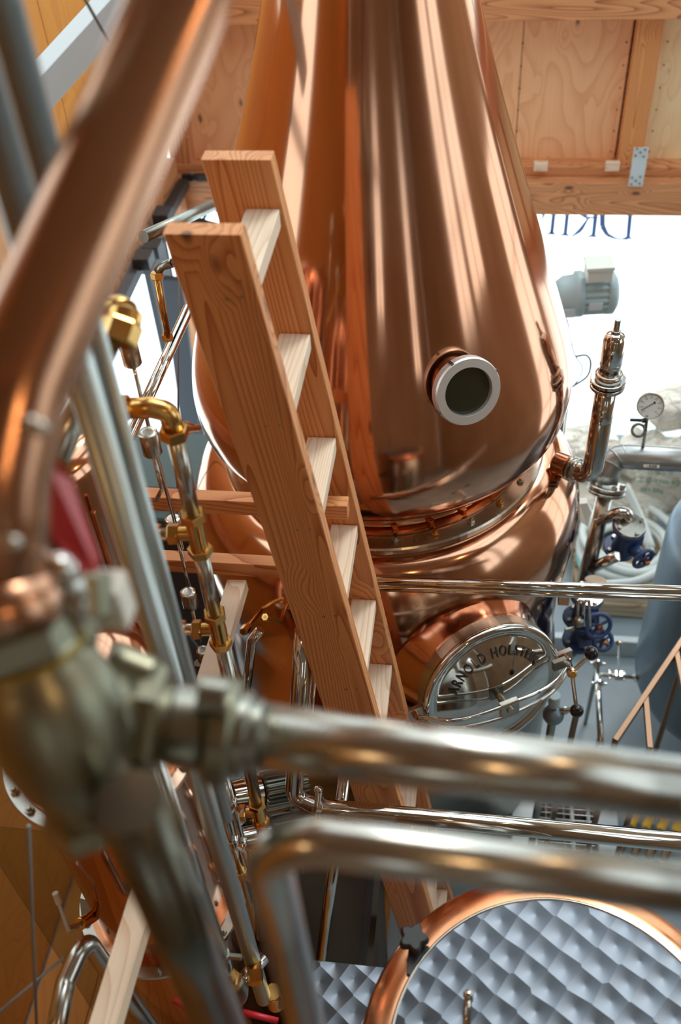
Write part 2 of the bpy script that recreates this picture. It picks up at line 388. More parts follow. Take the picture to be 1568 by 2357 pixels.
letter([([(1378, 440), (1366, 544)], [7, 6]), serif(1364, 545), ([(1370, 500), (1352, 501), (1337, 490), (1337, 470), (1346, 450), (1378, 440)], [2, 4, 7, 6, 4, 2]), ([(1354, 503), (1336, 530), (1316, 545)], [3, 7, 2])])
letter([([(1312, 440), (1301, 541)], [6, 6]), serif(1301, 542)])
letter([([(1281, 440), (1270, 538)], [6, 6]), serif(1270, 539), ([(1276, 440), (1240, 442), (1236, 455)], [2, 3, 4]), ([(1274, 486), (1254, 487)], [2, 2]), ([(1255, 480), (1247, 512)], [6, 1])])

# left wall: glazed near the far corner, boarded towards the camera
wl = MB()
def lw(y0, y1, z0, z1): wl.box((XL - .06, (y0 + y1) / 2, (z0 + z1) / 2), .05, (y1 - y0) / 2, (z1 - z0) / 2)
lw(YB, WY, 5.1, ZC); lw(YB, 1.2, 0, 5.1); lw(1.2, 1.9, 0, 2.6); lw(1.9, 2.6, 0, 5.1); lw(2.6, WY, 1.84, 3.5)
w3 = MB()
for k, y in enumerate((1.22, 1.88, 2.63, 3.4, 4.2, 4.95)): zl_ = 2.6 if k < 2 else 3.5; w3.box((XL - .05, y, (zl_ + 5.1) / 2), .03, .03, (5.1 - zl_) / 2)
for z in (3.55, 4.3, 5.07): w3.box((XL - .05, (2.6 + WY) / 2, z), .03, (WY - 2.6) / 2, .03)
for z in (2.63, 3.4, 4.2, 5.07): w3.box((XL - .05, 1.55, z), .03, .35, .03)
win11 = struct(w3.build('window_11', PALE))
for a, b, z0 in ((1.25, 1.85, 2.66), (2.66, 3.37, 3.58), (3.43, 4.17, 3.58), (4.23, 4.92, 3.58)): MB().box((XL - .05, (a + b) / 2, (z0 + 5.04) / 2), .003, (b - a) / 2, (5.04 - z0) / 2).build('pane', GLASS, win11)
wall_left = struct(wl.build('wall_left', PLY_A))
for y0, y1 in ((-3, -1.6), (-1.595, 0), (.005, 1.19), (1.91, 2.6), (2.605, 3.8), (3.805, 4.9)):
    board('panel', (XL - .0, (y0 + y1) / 2, 2.02), (XL - .0, (y0 + y1) / 2, 3.49), y1 - y0, .02, (0, 1, 0), PLY_A, wall_left, .001)
    if y1 < 2.61 and y0 < 1.9: board('panel', (XL - .0, (y0 + y1) / 2, .02), (XL - .0, (y0 + y1) / 2, 1.85), y1 - y0, .02, (0, 1, 0), PLY_A, wall_left, .001)
board('beam', (XL + .03, YB, 1.92), (XL + .03, WY - .12, 1.92), .16, .1, (0, 0, 1), TIMB, wall_left)
board('stud', (XL + .05, WY - .18, .0), (XL + .05, WY - .18, 1.84), .1, .1, (0, 1, 0), TIMB, wall_left)
w2 = MB()
for y in (2.64, 4.78): w2.box((XL - .05, y, .92), .02, .03, .92)
w2.box((XL - .05, 3.71, .03), .02, 1.04, .03)
win2 = struct(w2.build('window_2', DARKM)); g = MB(); g.box((XL - .05, 3.71, .93), .003, 1.04, .87); g.build('pane', GLASS, win2)

# camera-side walls, each with tall paned windows (seen mirrored in the copper)
def pierced(name, fixed, axis, lo, hi, holes, z0, z1, m, n0):
    """wall with rectangular openings; every opening gets a framed, paned window"""
    s = MB(); th = .06
    def bx(a, b, c, d):
        if b - a < .01 or d - c < .01: return
        if axis == 'y': s.box(((a + b) / 2, fixed, (c + d) / 2), (b - a) / 2, th, (d - c) / 2)
        else: s.box((fixed, (a + b) / 2, (c + d) / 2), th, (b - a) / 2, (d - c) / 2)
    cur = lo
    for (a, b, c, d) in holes:
        bx(cur, a, z0, z1); bx(a, b, z0, c); bx(a, b, d, z1); cur = b
    bx(cur, hi, z0, z1)
    struct(s.build(name, m))
    for k, (a, b, c, d) in enumerate(holes):
        f = MB()
        def fb(a, b, c, d):
            if axis == 'y': f.box(((a + b) / 2, fixed, (c + d) / 2), (b - a) / 2, .03, (d - c) / 2)
            else: f.box((fixed, (a + b) / 2, (c + d) / 2), .03, (b - a) / 2, (d - c) / 2)
        fb(a, a + .05, c, d); fb(b - .05, b, c, d); fb(a, b, c, c + .05); fb(a, b, d - .05, d)
        fb((a + b) / 2 - .02, (a + b) / 2 + .02, c, d)
        for q in (1, 2, 3): z = c + (d - c) * q / 4; fb(a, b, z - .015, z + .015)
        wo = struct(f.build('window_%d' % (n0 + k), WHITEP)); gg = MB()
        if axis == 'y': gg.box(((a + b) / 2, fixed, (c + d) / 2), (b - a) / 2, .003, (d - c) / 2)
        else: gg.box((fixed, (a + b) / 2, (c + d) / 2), .003, (b - a) / 2, (d - c) / 2)
        gg.build('pane', GLASS, wo)
pierced('wall_back', YB - .06, 'y', XL, XR, [(.2, .7, 3.2, 4.4), (2.4, 2.9, 2.8, 4.4)], 0, ZC, WALLM, 3)
pierced('wall_right', XR + .06, 'x', YB, WY, [(-.05, .8, 2.7, 4.8), (.95, 1.8, 2.7, 4.8), (3.2, 4.6, .2, 3.0)], 0, ZC, WALLM, 5)
SX0, SX1, SY0, SY1 = -1.0, 3.2, 1.6, 4.7               # roof light
ce = MB()
for x0, x1, y0, y1 in ((XL - .1, XR + .1, YB - .1, SY0), (XL - .1, XR + .1, SY1, WY + .2), (XL - .1, SX0, SY0, SY1), (SX1, XR + .1, SY0, SY1)):
    ce.box(((x0 + x1) / 2, (y0 + y1) / 2, ZC + .05), (x1 - x0) / 2, (y1 - y0) / 2, .05)
ceil = struct(ce.build('ceiling', WALLM))
sk = MB()
for k in range(5): x = SX0 + (SX1 - SX0) * k / 4; sk.box((x, (SY0 + SY1) / 2, ZC + .05), .03, (SY1 - SY0) / 2, .04)
for y in (SY0, (SY0 + SY1) / 2, SY1): sk.box(((SX0 + SX1) / 2, y, ZC + .05), (SX1 - SX0) / 2, .03, .04)
win10 = struct(sk.build('window_10', PALE))
for k in range(4): MB().box((SX0 + (SX1 - SX0) * (k + .5) / 4, (SY0 + SY1) / 2, ZC + .05), (SX1 - SX0) / 8 - .03, (SY1 - SY0) / 2 - .03, .003).build('pane', GLASS, win10)
for y in (-2, -.5, 1): board('rafter', (XL, y, ZC - .1), (XR, y, ZC - .1), .2, .09, (0, 0, 1), TIMB, ceil)
# warm lamps hanging from the ceiling
for i, (x, y, z) in enumerate(((-1.2, -1.0, 4.7), (.9, -.6, 4.8), (1.9, 1.0, 4.8), (-1.2, 3.9, 4.7))):
    t = thing('pendant_lamp', ['warm bulb hanging behind the viewer on the left', 'warm bulb hanging behind the viewer on the right', 'warm bulb hanging above the grey tank', 'warm bulb hanging behind the still cone'][i], 'lamp', (x, y, z))
    MB().tube([(x, y, z + .1), (x, y, ZC)], .005, seg=8).build('cord', BLACK_M, t)
    MB().lathe((x, y, z - .03), (0, 0, 1), [(.09, 0), (.09, .005), (.04, .08), (.02, .13)], 24, (False, True)).build('lamp_shade', BLACK_M, t)
    em = mat('bulb_glow', (1, .7, .4, 1), .3); em.node_tree.nodes['Principled BSDF'].inputs['Emission Color'].default_value = (1, .62, .3, 1)
    em.node_tree.nodes['Principled BSDF'].inputs['Emission Strength'].default_value = 160
    MB().sphere((x, y, z - .02), .035, 14, 8).build('bulb', em, t)

# ================================================================ POT STILL
AX = Vector((-.289, 2.574, 0))
def cr(P, n=6):
    P = [Vector(p) for p in P]; Q = [2 * P[0] - P[1]] + P + [2 * P[-1] - P[-2]]; out = []
    for i in range(1, len(Q) - 2):
        for k in range(n):
            t = k / n
            out.append(.5 * ((2 * Q[i]) + (-Q[i - 1] + Q[i + 1]) * t + (2 * Q[i - 1] - 5 * Q[i] + 4 * Q[i + 1] - Q[i + 2]) * t * t + (-Q[i - 1] + 3 * Q[i] - 3 * Q[i + 1] + Q[i + 2]) * t ** 3))
    out.append(P[-1]); return [tuple(p) for p in out]
still = thing('pot_still', 'large polished copper pot still with onion helmet behind the wooden ladder', 'still', AX)
onion = [(.455, 2.17), (.49, 2.195), (.54, 2.235), (.585, 2.29), (.60, 2.36), (.598, 2.43), (.58, 2.52), (.535, 2.66), (.465, 2.86), (.385, 3.1), (.308, 3.34), (.235, 3.6), (.165, 3.9), (.11, 4.2), (.09, 4.5), (.085, 5.58)]
MB().lathe(AX, (0, 0, 1), cr(onion), 144, (False, False)).build('helmet', COPPER, still)
MB().lathe(AX, (0, 0, 1), [(.47, 2.20), (.455, 2.165), (.455, 2.13), (.462, 2.125)], 96, (False, False)).build('neck_band', COPPER_RED, still)
MB().lathe(AX, (0, 0, 1), [(.44, 2.120), (.487, 2.120), (.487, 2.128), (.44, 2.128)], 96, (False, False), False).build('copper_gasket', COPPER_RED, still)
ring = MB().lathe(AX, (0, 0, 1), [(.47, 2.085), (.535, 2.085), (.54, 2.09), (.54, 2.108), (.535, 2.113), (.483, 2.1185), (.47, 2.1185)], 128, (False, False), False).build('flange_ring', STEEL_B, still)
for k in range(26):
    a = 2 * PI * k / 26 + .05; p = AX + Vector((math.cos(a) * .507, math.sin(a) * .507, 2.114))
    MB().hexn(p, p + Vector((0, 0, .012)), .0125, rot=a).cyl(p + Vector((0, 0, .011)), p + Vector((0, 0, .018)), .006, 8).build('flange_bolt', BRASS if k % 2 else STEEL_B, still)
    q = AX + Vector((math.cos(a) * .4655, math.sin(a) * .4655, 2.128))
    MB().hexn(q, q + Vector((0, 0, .012)), .0115, rot=a).build('neck_bolt', COPPER_RED, still)
pot = [(.48, 2.09), (.55, 2.085), (.60, 2.055), (.655, 1.97), (.68, 1.88), (.682, 1.78), (.67, 1.66), (.655, 1.55), (.65, 1.45), (.65, 1.2), (.65, 1.12)]
MB().lathe(AX, (0, 0, 1), cr(pot), 144, (False, False)).build('pot_body', COPPER, still)
MB().lathe(AX, (0, 0, 1), [(.64, .12), (.67, .12), (.67, 1.10), (.665, 1.125), (.64, 1.13)], 96, (True, False)).build('steel_jacket', STEEL_D, still)
for k in range(3):
    a = .5 + k * 2.1; p = AX + Vector((math.cos(a) * .5, math.sin(a) * .5, 0)); MB().cyl(p, p + Vector((0, 0, .14)), .04, 16).build('leg', STEEL_D, still)
# porthole on the helmet
pd = Vector((math.sin(.47) * math.cos(.309), -math.cos(.47) * math.cos(.309), math.sin(.309)))
pc = D(1080, 903, 2.57); pr_ = .0665
MB().lathe(pc, pd, [(.073, -.14), (.073, -.045), (.079, -.035), (.079, -.027)], 48, (False, False)).build('porthole_neck', COPPER, still)
pring = MB().lathe(pc, pd, [(.088, -.032), (.092, -.028), (.092, -.006), (.089, 0), (.0665, 0), (.0655, -.003), (.0655, -.02)], 64, (False, False), False).build('porthole_ring', mat('bright_satin_steel', srgb(232, 230, 226), .42, .75), still)
for k in range(4):
    a = PI / 2 * k + .4; _, u, v = frame(pd); q = pc + (u * math.cos(a) + v * math.sin(a)) * .092 - pd * .014
    MB().box(q, .003, .004, .012, (u * math.cos(a) + v * math.sin(a), v * math.cos(a) - u * math.sin(a), pd)).build('notch_lug', STEEL_D, pring)
MB().lathe(pc, pd, [(.0655, -.016), (.03, -.013), (.0005, -.0125)], 48, (False, False)).build('porthole_glass', PORTG, still)
# manhole: neck, rim, domed lid, clamp bar
md = Vector((math.sin(.505) * math.cos(.23), -math.cos(.505) * math.cos(.23), math.sin(.23)))
mc = D(1133, 1581, 3.08); mr = .2275
_, mu, mv = frame(md, (0, 0, 1))                       # mu points up across the lid, mv sideways
if mv.x < 0: mv = -mv
MB().lathe(mc, md, [(mr + .035, -.27), (mr + .022, -.15), (mr - .004, -.075), (mr - .004, -.045)], 96, (False, False)).build('manhole_neck', COPPER, still)
MB().lathe(mc, md, [(mr - .004, -.05), (mr + .003, -.05), (mr + .003, -.008), (mr - .03, -.006)], 96, (False, False), False).build('manhole_rim', STEEL_B, still)
lidp = [(mr + .004, -.006), (mr + .006, 0), (mr + .004, .010), (mr - .006, .016), (mr - .018, .012), (mr - .026, .007), (mr - .036, .010)]
for k in range(1, 12): t = k / 11; lidp.append(((mr - .036) * (1 - t) + .0005 * t, .010 + .05 * math.sin(t * PI / 2) ** 1.0 * (1 - .0 * t)))
lid = MB().lathe(mc, md, lidp, 96, (False, False)).build('manhole_lid', STEEL, still)
def lid_h(r):
    t = 1 - r / (mr - .036); return .010 + .05 * math.sin(max(0, t) * PI / 2)
def text_mesh(ch, size, extrude=.0012):
    c = bpy.data.curves.new('t', 'FONT'); c.body = ch; c.size = size; c.align_x = 'CENTER'; c.extrude = extrude; c.resolution_u = 3
    o = bpy.data.objects.new('t', c); COL.objects.link(o); dg = bpy.context.evaluated_depsgraph_get()
    me = bpy.data.meshes.new_from_object(o.evaluated_get(dg)); bpy.data.objects.remove(o); bpy.data.curves.remove(c); return me
word = 'ARNOLD HOLSTEIN'; R0 = mr * .62; wid = {'I': .5, ' ': .55, 'L': .86, 'E': .9, 'O': 1.15, 'N': 1.1, 'H': 1.08, 'D': 1.08, 'A': 1.05, 'R': 1., 'S': .95, 'T': .9}
tot = sum(wid[c] for c in word); span = math.radians(137); a0 = math.radians(69); acc = 0
for ch in word:
    ang = a0 - (acc + wid[ch] / 2) / tot * span; acc += wid[ch]
    if ch == ' ': continue
    rd = mu * math.cos(ang) - mv * math.sin(ang)       # radial
    tg = mu * math.sin(ang) + mv * math.cos(ang)       # reading direction
    me = text_mesh(ch, .047)
    sl_ = (lid_h(R0 + .03) - lid_h(R0)) / .03
    yd = (rd + md * sl_).normalized(); nz = tg.cross(yd).normalized()
    if nz.dot(md) < 0: nz = -nz
    W = Matrix((tg * .72, yd, nz)).transposed().to_4x4(); W.translation = mc + rd * R0 + md * (lid_h(R0) + .0035)
    put('letter', me, ENGR, lid, W)
# clamp bar across the lid with screw boss and star handle
bd = (mv * .985 + mu * .0).normalized()
el, er = mc - bd * (mr + .03), mc + bd * (mr + .035)
cb = MB()
side = bd.cross(md).normalized()
for s_ in (-1, 1):
    pts = [el + md * .02 + side * s_ * .012, mc - bd * mr * .7 + md * .092 + side * s_ * .016, mc + md * .112 + side * s_ * .022, mc + bd * mr * .7 + md * .092 + side * s_ * .016, er + md * .02 + side * s_ * .012]
    cb.tube(cr([tuple(p) for p in pts], 6), .0065, seg=12)
cb.build('clamp_bar', STEEL, still)
MB().cyl(mc + md * .056, mc + md * .125, .012, 20).box(mc + md * .108, .03, .03, .009, (bd, side, md)).build('clamp_boss', STEEL_B, still)
for e, s_ in ((el, -1), (er, 1)):
    MB().box(e + md * -.012, .026, .022, .009, (bd, side, md)).build('hinge_lug', STEEL_B, still)
    MB().cyl(e + md * -.003 + bd * .0 + mu * .0, e + md * .012, .011, 16).build('lug_screw', COPPER_RED, still)
hub = D(1317, 1548, 2.92)
MB().cyl(er + md * .01, hub, .010, 14).sphere(hub, .017).build('clamp_bolt', STEEL, still)
MB().cyl(hub + (hub - er).normalized() * .01, hub + (hub - er).normalized() * .035, .011, 14).build('bolt_end', BRASS, still)
MB().box(D(1288, 1528, 2.93), .022, .016, .008, (bd, side, md)).build('clamp_block', STEEL_D, still)
for (px, py, dp) in ((1362, 1504, 2.88), (1328, 1636, 2.94)):
    k = D(px, py, dp); h = MB().cyl(hub, k, .0065, 12).build('handle_rod', STEEL, still)
    MB().sphere(k, .0205, 24, 16).build('handle_knob', BLACK, h)
# brass spray fittings on the left of the pot
for (a, b, r) in (((560, 1455), (600, 1405), .008), ((610, 1420), (655, 1432), .007)):
    pa, pb = D(*a, 3.05), D(*b, 3.18); f_ = MB().cyl(pa, pb, r, 12).build('spray_fitting', BRASS, still)
    MB().hexn(pa, pa + (pb - pa) * .25, r * 1.8).build('fitting_nut', BRASS, f_)
# sloping copper seam tube seen on the right flank
MB().tube([Yp(800, 1640, 1.93), Yp(720, 1440, 2.0)], .004, seg=8).build('drain_stub', COPPER_RED, still)

# small square copper lug and safety valve on the right shoulder
def ring_on(m, a, b, t, r, wdt):
    c = a + (b - a) * t; d = (b - a).normalized(); return m.cyl(c - d * wdt / 2, c + d * wdt / 2, r, 28)
sv = Vector((.405, 2.462, 0)); e1 = Vector((sv.x, sv.y, 2.16)); 
base = D(1308, 1076, 3.25); el_ = D(1362, 1072, 3.18)
t = thing('safety_valve', 'polished steel relief valve on an elbow from the right shoulder of the still', 'valve', base)
top = lambda z: Vector((sv.x, sv.y, z))
z1 = Zp(1375, 1040, 2.2).z
MB().tube([base, D(1362, 1096, 3.2), top(2.30), top(2.44)], .033, .06, 28).build('elbow_pipe', STEEL, t)
MB().cyl(base - (D(1362, 1096, 3.2) - base).normalized() * .05, base + (D(1362, 1096, 3.2) - base).normalized() * .004, .040, 28).build('copper_socket', COPPER, t)
dd = (D(1362, 1096, 3.2) - base).normalized()
cl = MB().cyl(base + dd * .008, base + dd * .018, .042, 32).cyl(base + dd * .022, base + dd * .032, .042, 32).build('clamp_ring', STEEL_B, t)
MB().cyl(top(2.425), top(2.44), .052, 32).cyl(top(2.444), top(2.459), .053, 32).build('union_flange', STEEL, t)
MB().lathe(top(2.459), (0, 0, 1), [(.040, 0), (.040, .018), (.034, .02), (.031, .022), (.031, .05), (.033, .053), (.033, .06)], 32).build('vented_collar', STEEL_B, t)
for a in (-1.9, -1.1, -2.7): 
    c = top(2.495) + Vector((math.cos(a), math.sin(a), 0)) * .0305; MB().cyl(c, c + Vector((math.cos(a), math.sin(a), 0)) * .0015, .006, 12).build('vent_hole', BLACK_M, t)
MB().lathe(top(2.515), (0, 0, 1), [(.031, 0), (.033, .005), (.032, .082), (.026, .097), (.012, .105), (.008, .106)], 32).build('bonnet', STEEL, t)
MB().cyl(top(2.617), top(2.63), .014, 16).cyl(top(2.625), top(2.665), .009, 16).build('cap', STEEL_B, t)

# ================================================================ LADDER
RX = lambda z: -.377 + .1333 * (3.505 - z)             # right-hand edge of both stiles
ladder = thing('ladder', 'orange fir ship ladder with pale treads leaning in front of the still', 'ladder', (RX(0), 1.56, 0))
rw = .128
def stile(y, z1):
    a = Vector((RX(0.0) - rw / 2, y, 0.0)); b = Vector((RX(z1) - rw / 2, y, z1))
    o = board('stile', a, b, rw, .038, (1, 0, 0), FIR, ladder, .002)
    # cut the ends level
    me = o.data; W = WM[o.name]; Wi = W.inverted()
    for v in me.vertices:
        p = W @ v.co
        if p.z > z1 - .12: t_ = (z1 - p.z) + (p.z - (a + (b - a)).z) * 0; p2 = p + (b - a).normalized() * (z1 - p.z) / (b - a).normalized().z; v.co = Wi @ p2
        if p.z < .1: p2 = p + (b - a).normalized() * (0 - p.z) / (b - a).normalized().z; v.co = Wi @ p2
    return o
sR = stile(1.703, 3.502); sL = stile(1.428, 3.507)
zt = 3.408
k = 0
while zt > .2:
    xr = RX(zt) - .004
    board('tread', (xr - .033, 1.448, zt - .018), (xr - .033, 1.683, zt - .018), .064, .036, (1, 0, 0), PINE, ladder, .0015)
    for dx in (-.022, -.048):
        p = Vector((xr + dx, 1.4095, zt - .016 - .004 * (dx < -.03)))
        MB().cyl(p, p + Vector((0, -.0012, 0)), .0032, 10).build('screw', STEEL_D, ladder)
    zt -= .2772; k += 1

# ================================================================ TIMBER GUARD FRAME beside the ladder
gf = thing('guard_frame', 'pale timber frame of two level bars and a long slanting strut left of the ladder', 'frame', D(250, 2357, 1.72))
a, b = Yp(300, 1160, 1.62), Yp(800, 1190, 1.62)
board('bar', (a.x, 1.64, a.z - .0), (Yp(800, 1190, 1.62).x, 1.64, a.z - .0), .045, .036, (0, 0, 1), FIR, gf)
a, b = Yp(330, 1305, 1.62), Yp(660, 1320, 1.62)
board('bar', (a.x, 1.64, b.z), (b.x + .03, 1.64, b.z), .045, .036, (0, 0, 1), FIR, gf)
board('strut', D(548, 1345, 2.52), D(232, 2400, 1.72), .036, .05, (0, 1, 0.2), PINE, gf)

# ================================================================ COPPER COLUMN, lower left
CA = Vector((-.69, 1.0, 0))
col = thing('copper_column', 'tall copper rectifying column with bolted steel flanges at lower left', 'still column', CA)
def flange(z, R, rin, nb, ph):
    f_ = MB().lathe(CA, (0, 0, 1), [(rin, z - .007), (R, z - .007), (R + .002, z), (R, z + .007), (rin, z + .007)], 96, (False, False), False).build('flange', STEEL_B, col)
    MB().lathe(CA, (0, 0, 1), [(rin - .01, z + .008), (rin + .012, z + .008), (rin + .012, z + .013), (rin - .01, z + .013)], 96, (False, False), False).build('gasket', COPPER_RED, f_)
    for q in range(nb):
        a = 2 * PI * q / nb + ph; p = CA + Vector((math.cos(a), math.sin(a), 0)) * (R + rin + .012) / 2 + Vector((0, 0, z + .007))
        MB().hexn(p, p + Vector((0, 0, .008)), .009, rot=a).cyl(p + Vector((0, 0, .007)), p + Vector((0, 0, .015)), .005, 8).build('bolt', STEEL_B, f_)
    return f_
flange(2.62, .192, .157, 20, .1); flange(1.95, .2, .162, 20, .2)
MB().lathe(CA, (0, 0, 1), [(.160, 1.96), (.158, 2.61)], 96, (False, False)).build('middle_section', COPPER, col)
MB().lathe(CA, (0, 0, 1), [(.160, 0.0), (.160, 1.94)], 96, (True, False)).build('lower_section', COPPER, col)
MB().lathe(CA, (0, 0, 1), [(.157, 2.63), (.157, 2.85), (.13, 2.92), (.09, 2.96), (.03, 2.99)], 96, (False, True)).build('upper_section', COPPER, col)
vf = MB().torus(CA + Vector((0, 0, 2.84)), (0, 0, 1), .157, .006, 64, 10).build('seam_bead', COPPER_RED, col)
c2p = AZ(150, 1300, 1.75); c2z = AZ(185, 1040, 1.6).z
col2 = thing('copper_condenser', 'wide copper condenser column behind the twin steel uprights', 'still column', (c2p.x, c2p.y, 0))
MB().lathe((c2p.x, c2p.y, 0), (0, 0, 1), [(.21, .1), (.21, c2z - .05), (.2, c2z - .01), (.15, c2z + .01), (.002, c2z + .02)], 96).build('shell', COPPER, col2)
for q in (.9, 1.7): MB().lathe((c2p.x, c2p.y, q), (0, 0, 1), [(.208, -.02), (.235, -.02), (.235, .02), (.208, .02)], 96, (False, False), False).build('flange', STEEL_B, col2)
for k in range(3): a_ = k * 2.09 + .3; p = Vector((c2p.x + math.cos(a_) * .15, c2p.y + math.sin(a_) * .15, 0)); MB().cyl(p, p + Vector((0, 0, .12)), .02, 12).build('leg', STEEL_D, col2)
for i_, dx in enumerate((-.02, .03, .055)):
    p = Vector((c2p.x + .16 + dx, c2p.y - .16 + dx * .6, 0)); MB().cyl((p.x, p.y, 1.2), (p.x, p.y, c2z - .1), .006, 10).build('capillary_tube', COPPER_RED, col2)
# sampling cock on the column's left
tc_ = thing('sampling_cock', 'small brass cock with steel lever on the left of the copper column', 'valve', D(215, 2115, 2.3))
pa, pb, pq = D(215, 2108, 2.27), D(183, 2128, 2.2), D(156, 2140, 2.16)
MB().cyl(pa, pb, .014, 18).build('cock_body', BRASS, tc_); MB().cyl(pb, pq, .007, 14).build('spindle', STEEL, tc_)
MB().cyl(pq, D(134, 2075, 2.12), .004, 10).cyl(D(136, 2080, 2.12), D(127, 2055, 2.11), .007, 12).build('lever', WHITEP, tc_)
MB().poly([D(186, 2072, 2.3), D(205, 2078, 2.3), D(222, 2105, 2.3), D(190, 2112, 2.3)], (0, 0, 1), .012).build('fixing_plate', STEEL_B, tc_)

# ================================================================ STEEL PIPEWORK
def pipe(name, label, pts, r, m, bend=0., cat='pipe', seg=24):
    o = MB().tube(pts, r, bend, seg).build(name, m); return tag(o, label, cat)
def vert(px, py, h, z0, z1):
    p = AZ(px, py, h); return [Vector((p.x, p.y, z0)), Vector((p.x, p.y, z1))]
# twin uprights crossing the left side
h1 = .95
za = AZ(205, 830, h1).z; zb = AZ(630, 2290, h1).z
pipe('steel_pipe', 'thickest blurred steel upright running down left of the brass tees', vert(314, 1300, h1, zb, za + .02), .0185, SATIN)
pipe('steel_pipe', 'slim steel upright hard against the thick one, left of the brass tees', vert(366, 1300, h1 + .02, 2.6, za + .05), .0105, SATIN)
pipe('steel_pipe', 'slanting steel tube from brass coupling at left down behind red lever', [D(272, 740, 1.35), D(130, 1060, 1.28)], .0165, STEEL_B)
cpl = thing('pipe_coupling', 'blurred brass coupling with hex nut at the top of the left pipes', 'coupling', D(272, 760, 1.34))
MB().hexn(D(268, 790, 1.34), D(285, 740, 1.345), .028).cyl(D(285, 748, 1.345), D(292, 716, 1.35), .023).build('coupling_body', BRASS, cpl)
MB().tube([D(290, 722, 1.35), D(272, 712, 1.36), D(238, 718, 1.38)], .02, .02).build('coupling_arm', BRASS, cpl)
# riser with brass tees
h2 = 1.35; x2 = AZ(520, 1530, h2)
P2 = lambda z: Vector((x2.x, x2.y, z))
zz = lambda py: AZ(400 + (py - 1000) * .225, py, h2).z
riser = thing('brass_tee_riser', 'thin steel riser joined by brass tees and hex nuts left of the ladder', 'pipe', P2(zz(1900)))
segs = [(1000, 1190), (1265, 1415), (1480, 1840), (1905, 1960)]
for a, b in segs: MB().tube([P2(zz(b) ), P2(zz(a))], .0155).build('pipe_section', STEEL_B, riser)
def tee(pz, side_px, nut=True):
    c = P2(zz(pz)); f_ = MB().cyl(c + Vector((0, 0, .045)), c - Vector((0, 0, .045)), .0175)
    q = side_px; d = (q - c); d.z = 0; d.normalize()
    f_.cyl(c, c + d * .035, .014); o = f_.build('tee', BRASS, riser)
    for s_ in (-1, 1): MB().hexn(c + Vector((0, 0, .036 * s_)), c + Vector((0, 0, .056 * s_)), .0245, rot=.3).build('hex_nut', BRASS, o)
    MB().hexn(c + d * .034, c + d * .054, .021).build('hex_nut', BRASS, o)
    MB().cyl(c + d * .054, c + d * .07, .013).build('sleeve', STEEL, o)
    MB().hexn(c + d * .068, c + d * .09, .021).cyl(c + d * .09, c + d * .102, .017).build('hex_nut', BRASS, o)
dl = Vector((-.95, -.1, 0))
for pz in (1228, 1448, 1870): tee(pz, P2(3) + dl)
c = P2(zz(985)); elb = MB().tube([c, c + Vector((0, 0, .035)), c + Vector((0, 0, .045)) + dl * .03, c + Vector((0, 0, .045)) + dl * .075], .0185, .02).build('elbow', BRASS, riser)
MB().hexn(c + Vector((0, 0, -.022)), c + Vector((0, 0, .002)), .026).build('hex_nut', BRASS, riser)
c2 = c + Vector((0, 0, .045))
MB().hexn(c2 + dl * .07, c2 + dl * .098, .025).build('hex_nut', BRASS, riser)
MB().cyl(c2 + dl * .098, c2 + dl * .115, .015).build('sleeve', STEEL, riser)
MB().hexn(c2 + dl * .113, c2 + dl * .14, .024).cyl(c2 + dl * .14, c2 + dl * .16, .019).build('hex_nut', BRASS, riser)
br = MB().cyl(c + Vector((0, .02, -.02)), D(455, 985, 2.25), .008).build('branch', BRASS, riser)
MB().hexn(D(425, 985, 2.0), D(436, 985, 2.08), .014).build('hex_nut', BRASS, br)
# stainless weights on bent rods
def weight(label, px, py, dp, r, hh, pts):
    t_ = thing('valve_weight', label, 'valve knob', D(px, py, dp)); p = D(px, py, dp)
    MB().lathe(p, (0, 0, -1), [(.0005, -.0002), (r * .5, 0), (r - .001, 0), (r, .0015), (r, hh - .0015), (r - .001, hh)], 40, (False, True), True).build('weight', STEEL_B, t_)
    MB().tube([p - Vector((0, 0, hh - .002))] + [p - Vector((0, 0, dz)) + Vector((dx, 0, 0)) for dx, dz in pts], .0045, .02, 12).build('rod', STEEL, t_)
weight('brushed steel cylinder weight nearest the top brass elbow', 340, 994, 1.95, .0195, .055, ((0, .155), (-.02, .19)))
weight('steel cylinder weight hanging behind the blurred brass coupling', 292, 780, 1.95, .019, .06, ((0, .19), (.01, .6)))
weight('steel cylinder weight behind the upper brass tee', 397, 1192, 2.32, .0185, .055, ((0, .3),))
weight('steel cylinder weight under the second timber bar', 432, 1362, 2.45, .0195, .055, ((0, .2),))
weight('round steel knob beside the dark bracket plate', 466, 1496, 2.5, .0165, .04, ((0, .08),))
bp_ = thing('bracket_plate', 'dark slate bracket plate with one bolt below the brass tees', 'bracket', D(450, 1530, 2.62))
MB().poly([D(415, 1455, 2.62), D(432, 1462, 2.62), D(480, 1525, 2.62), D(470, 1620, 2.62), D(440, 1640, 2.62), D(415, 1560, 2.62)], (0, 1, 0), .01).build('plate', DARKM, bp_)
MB().hexn(D(455, 1526, 2.61), D(455, 1526, 2.60), .011).build('bolt', STEEL_B, bp_)

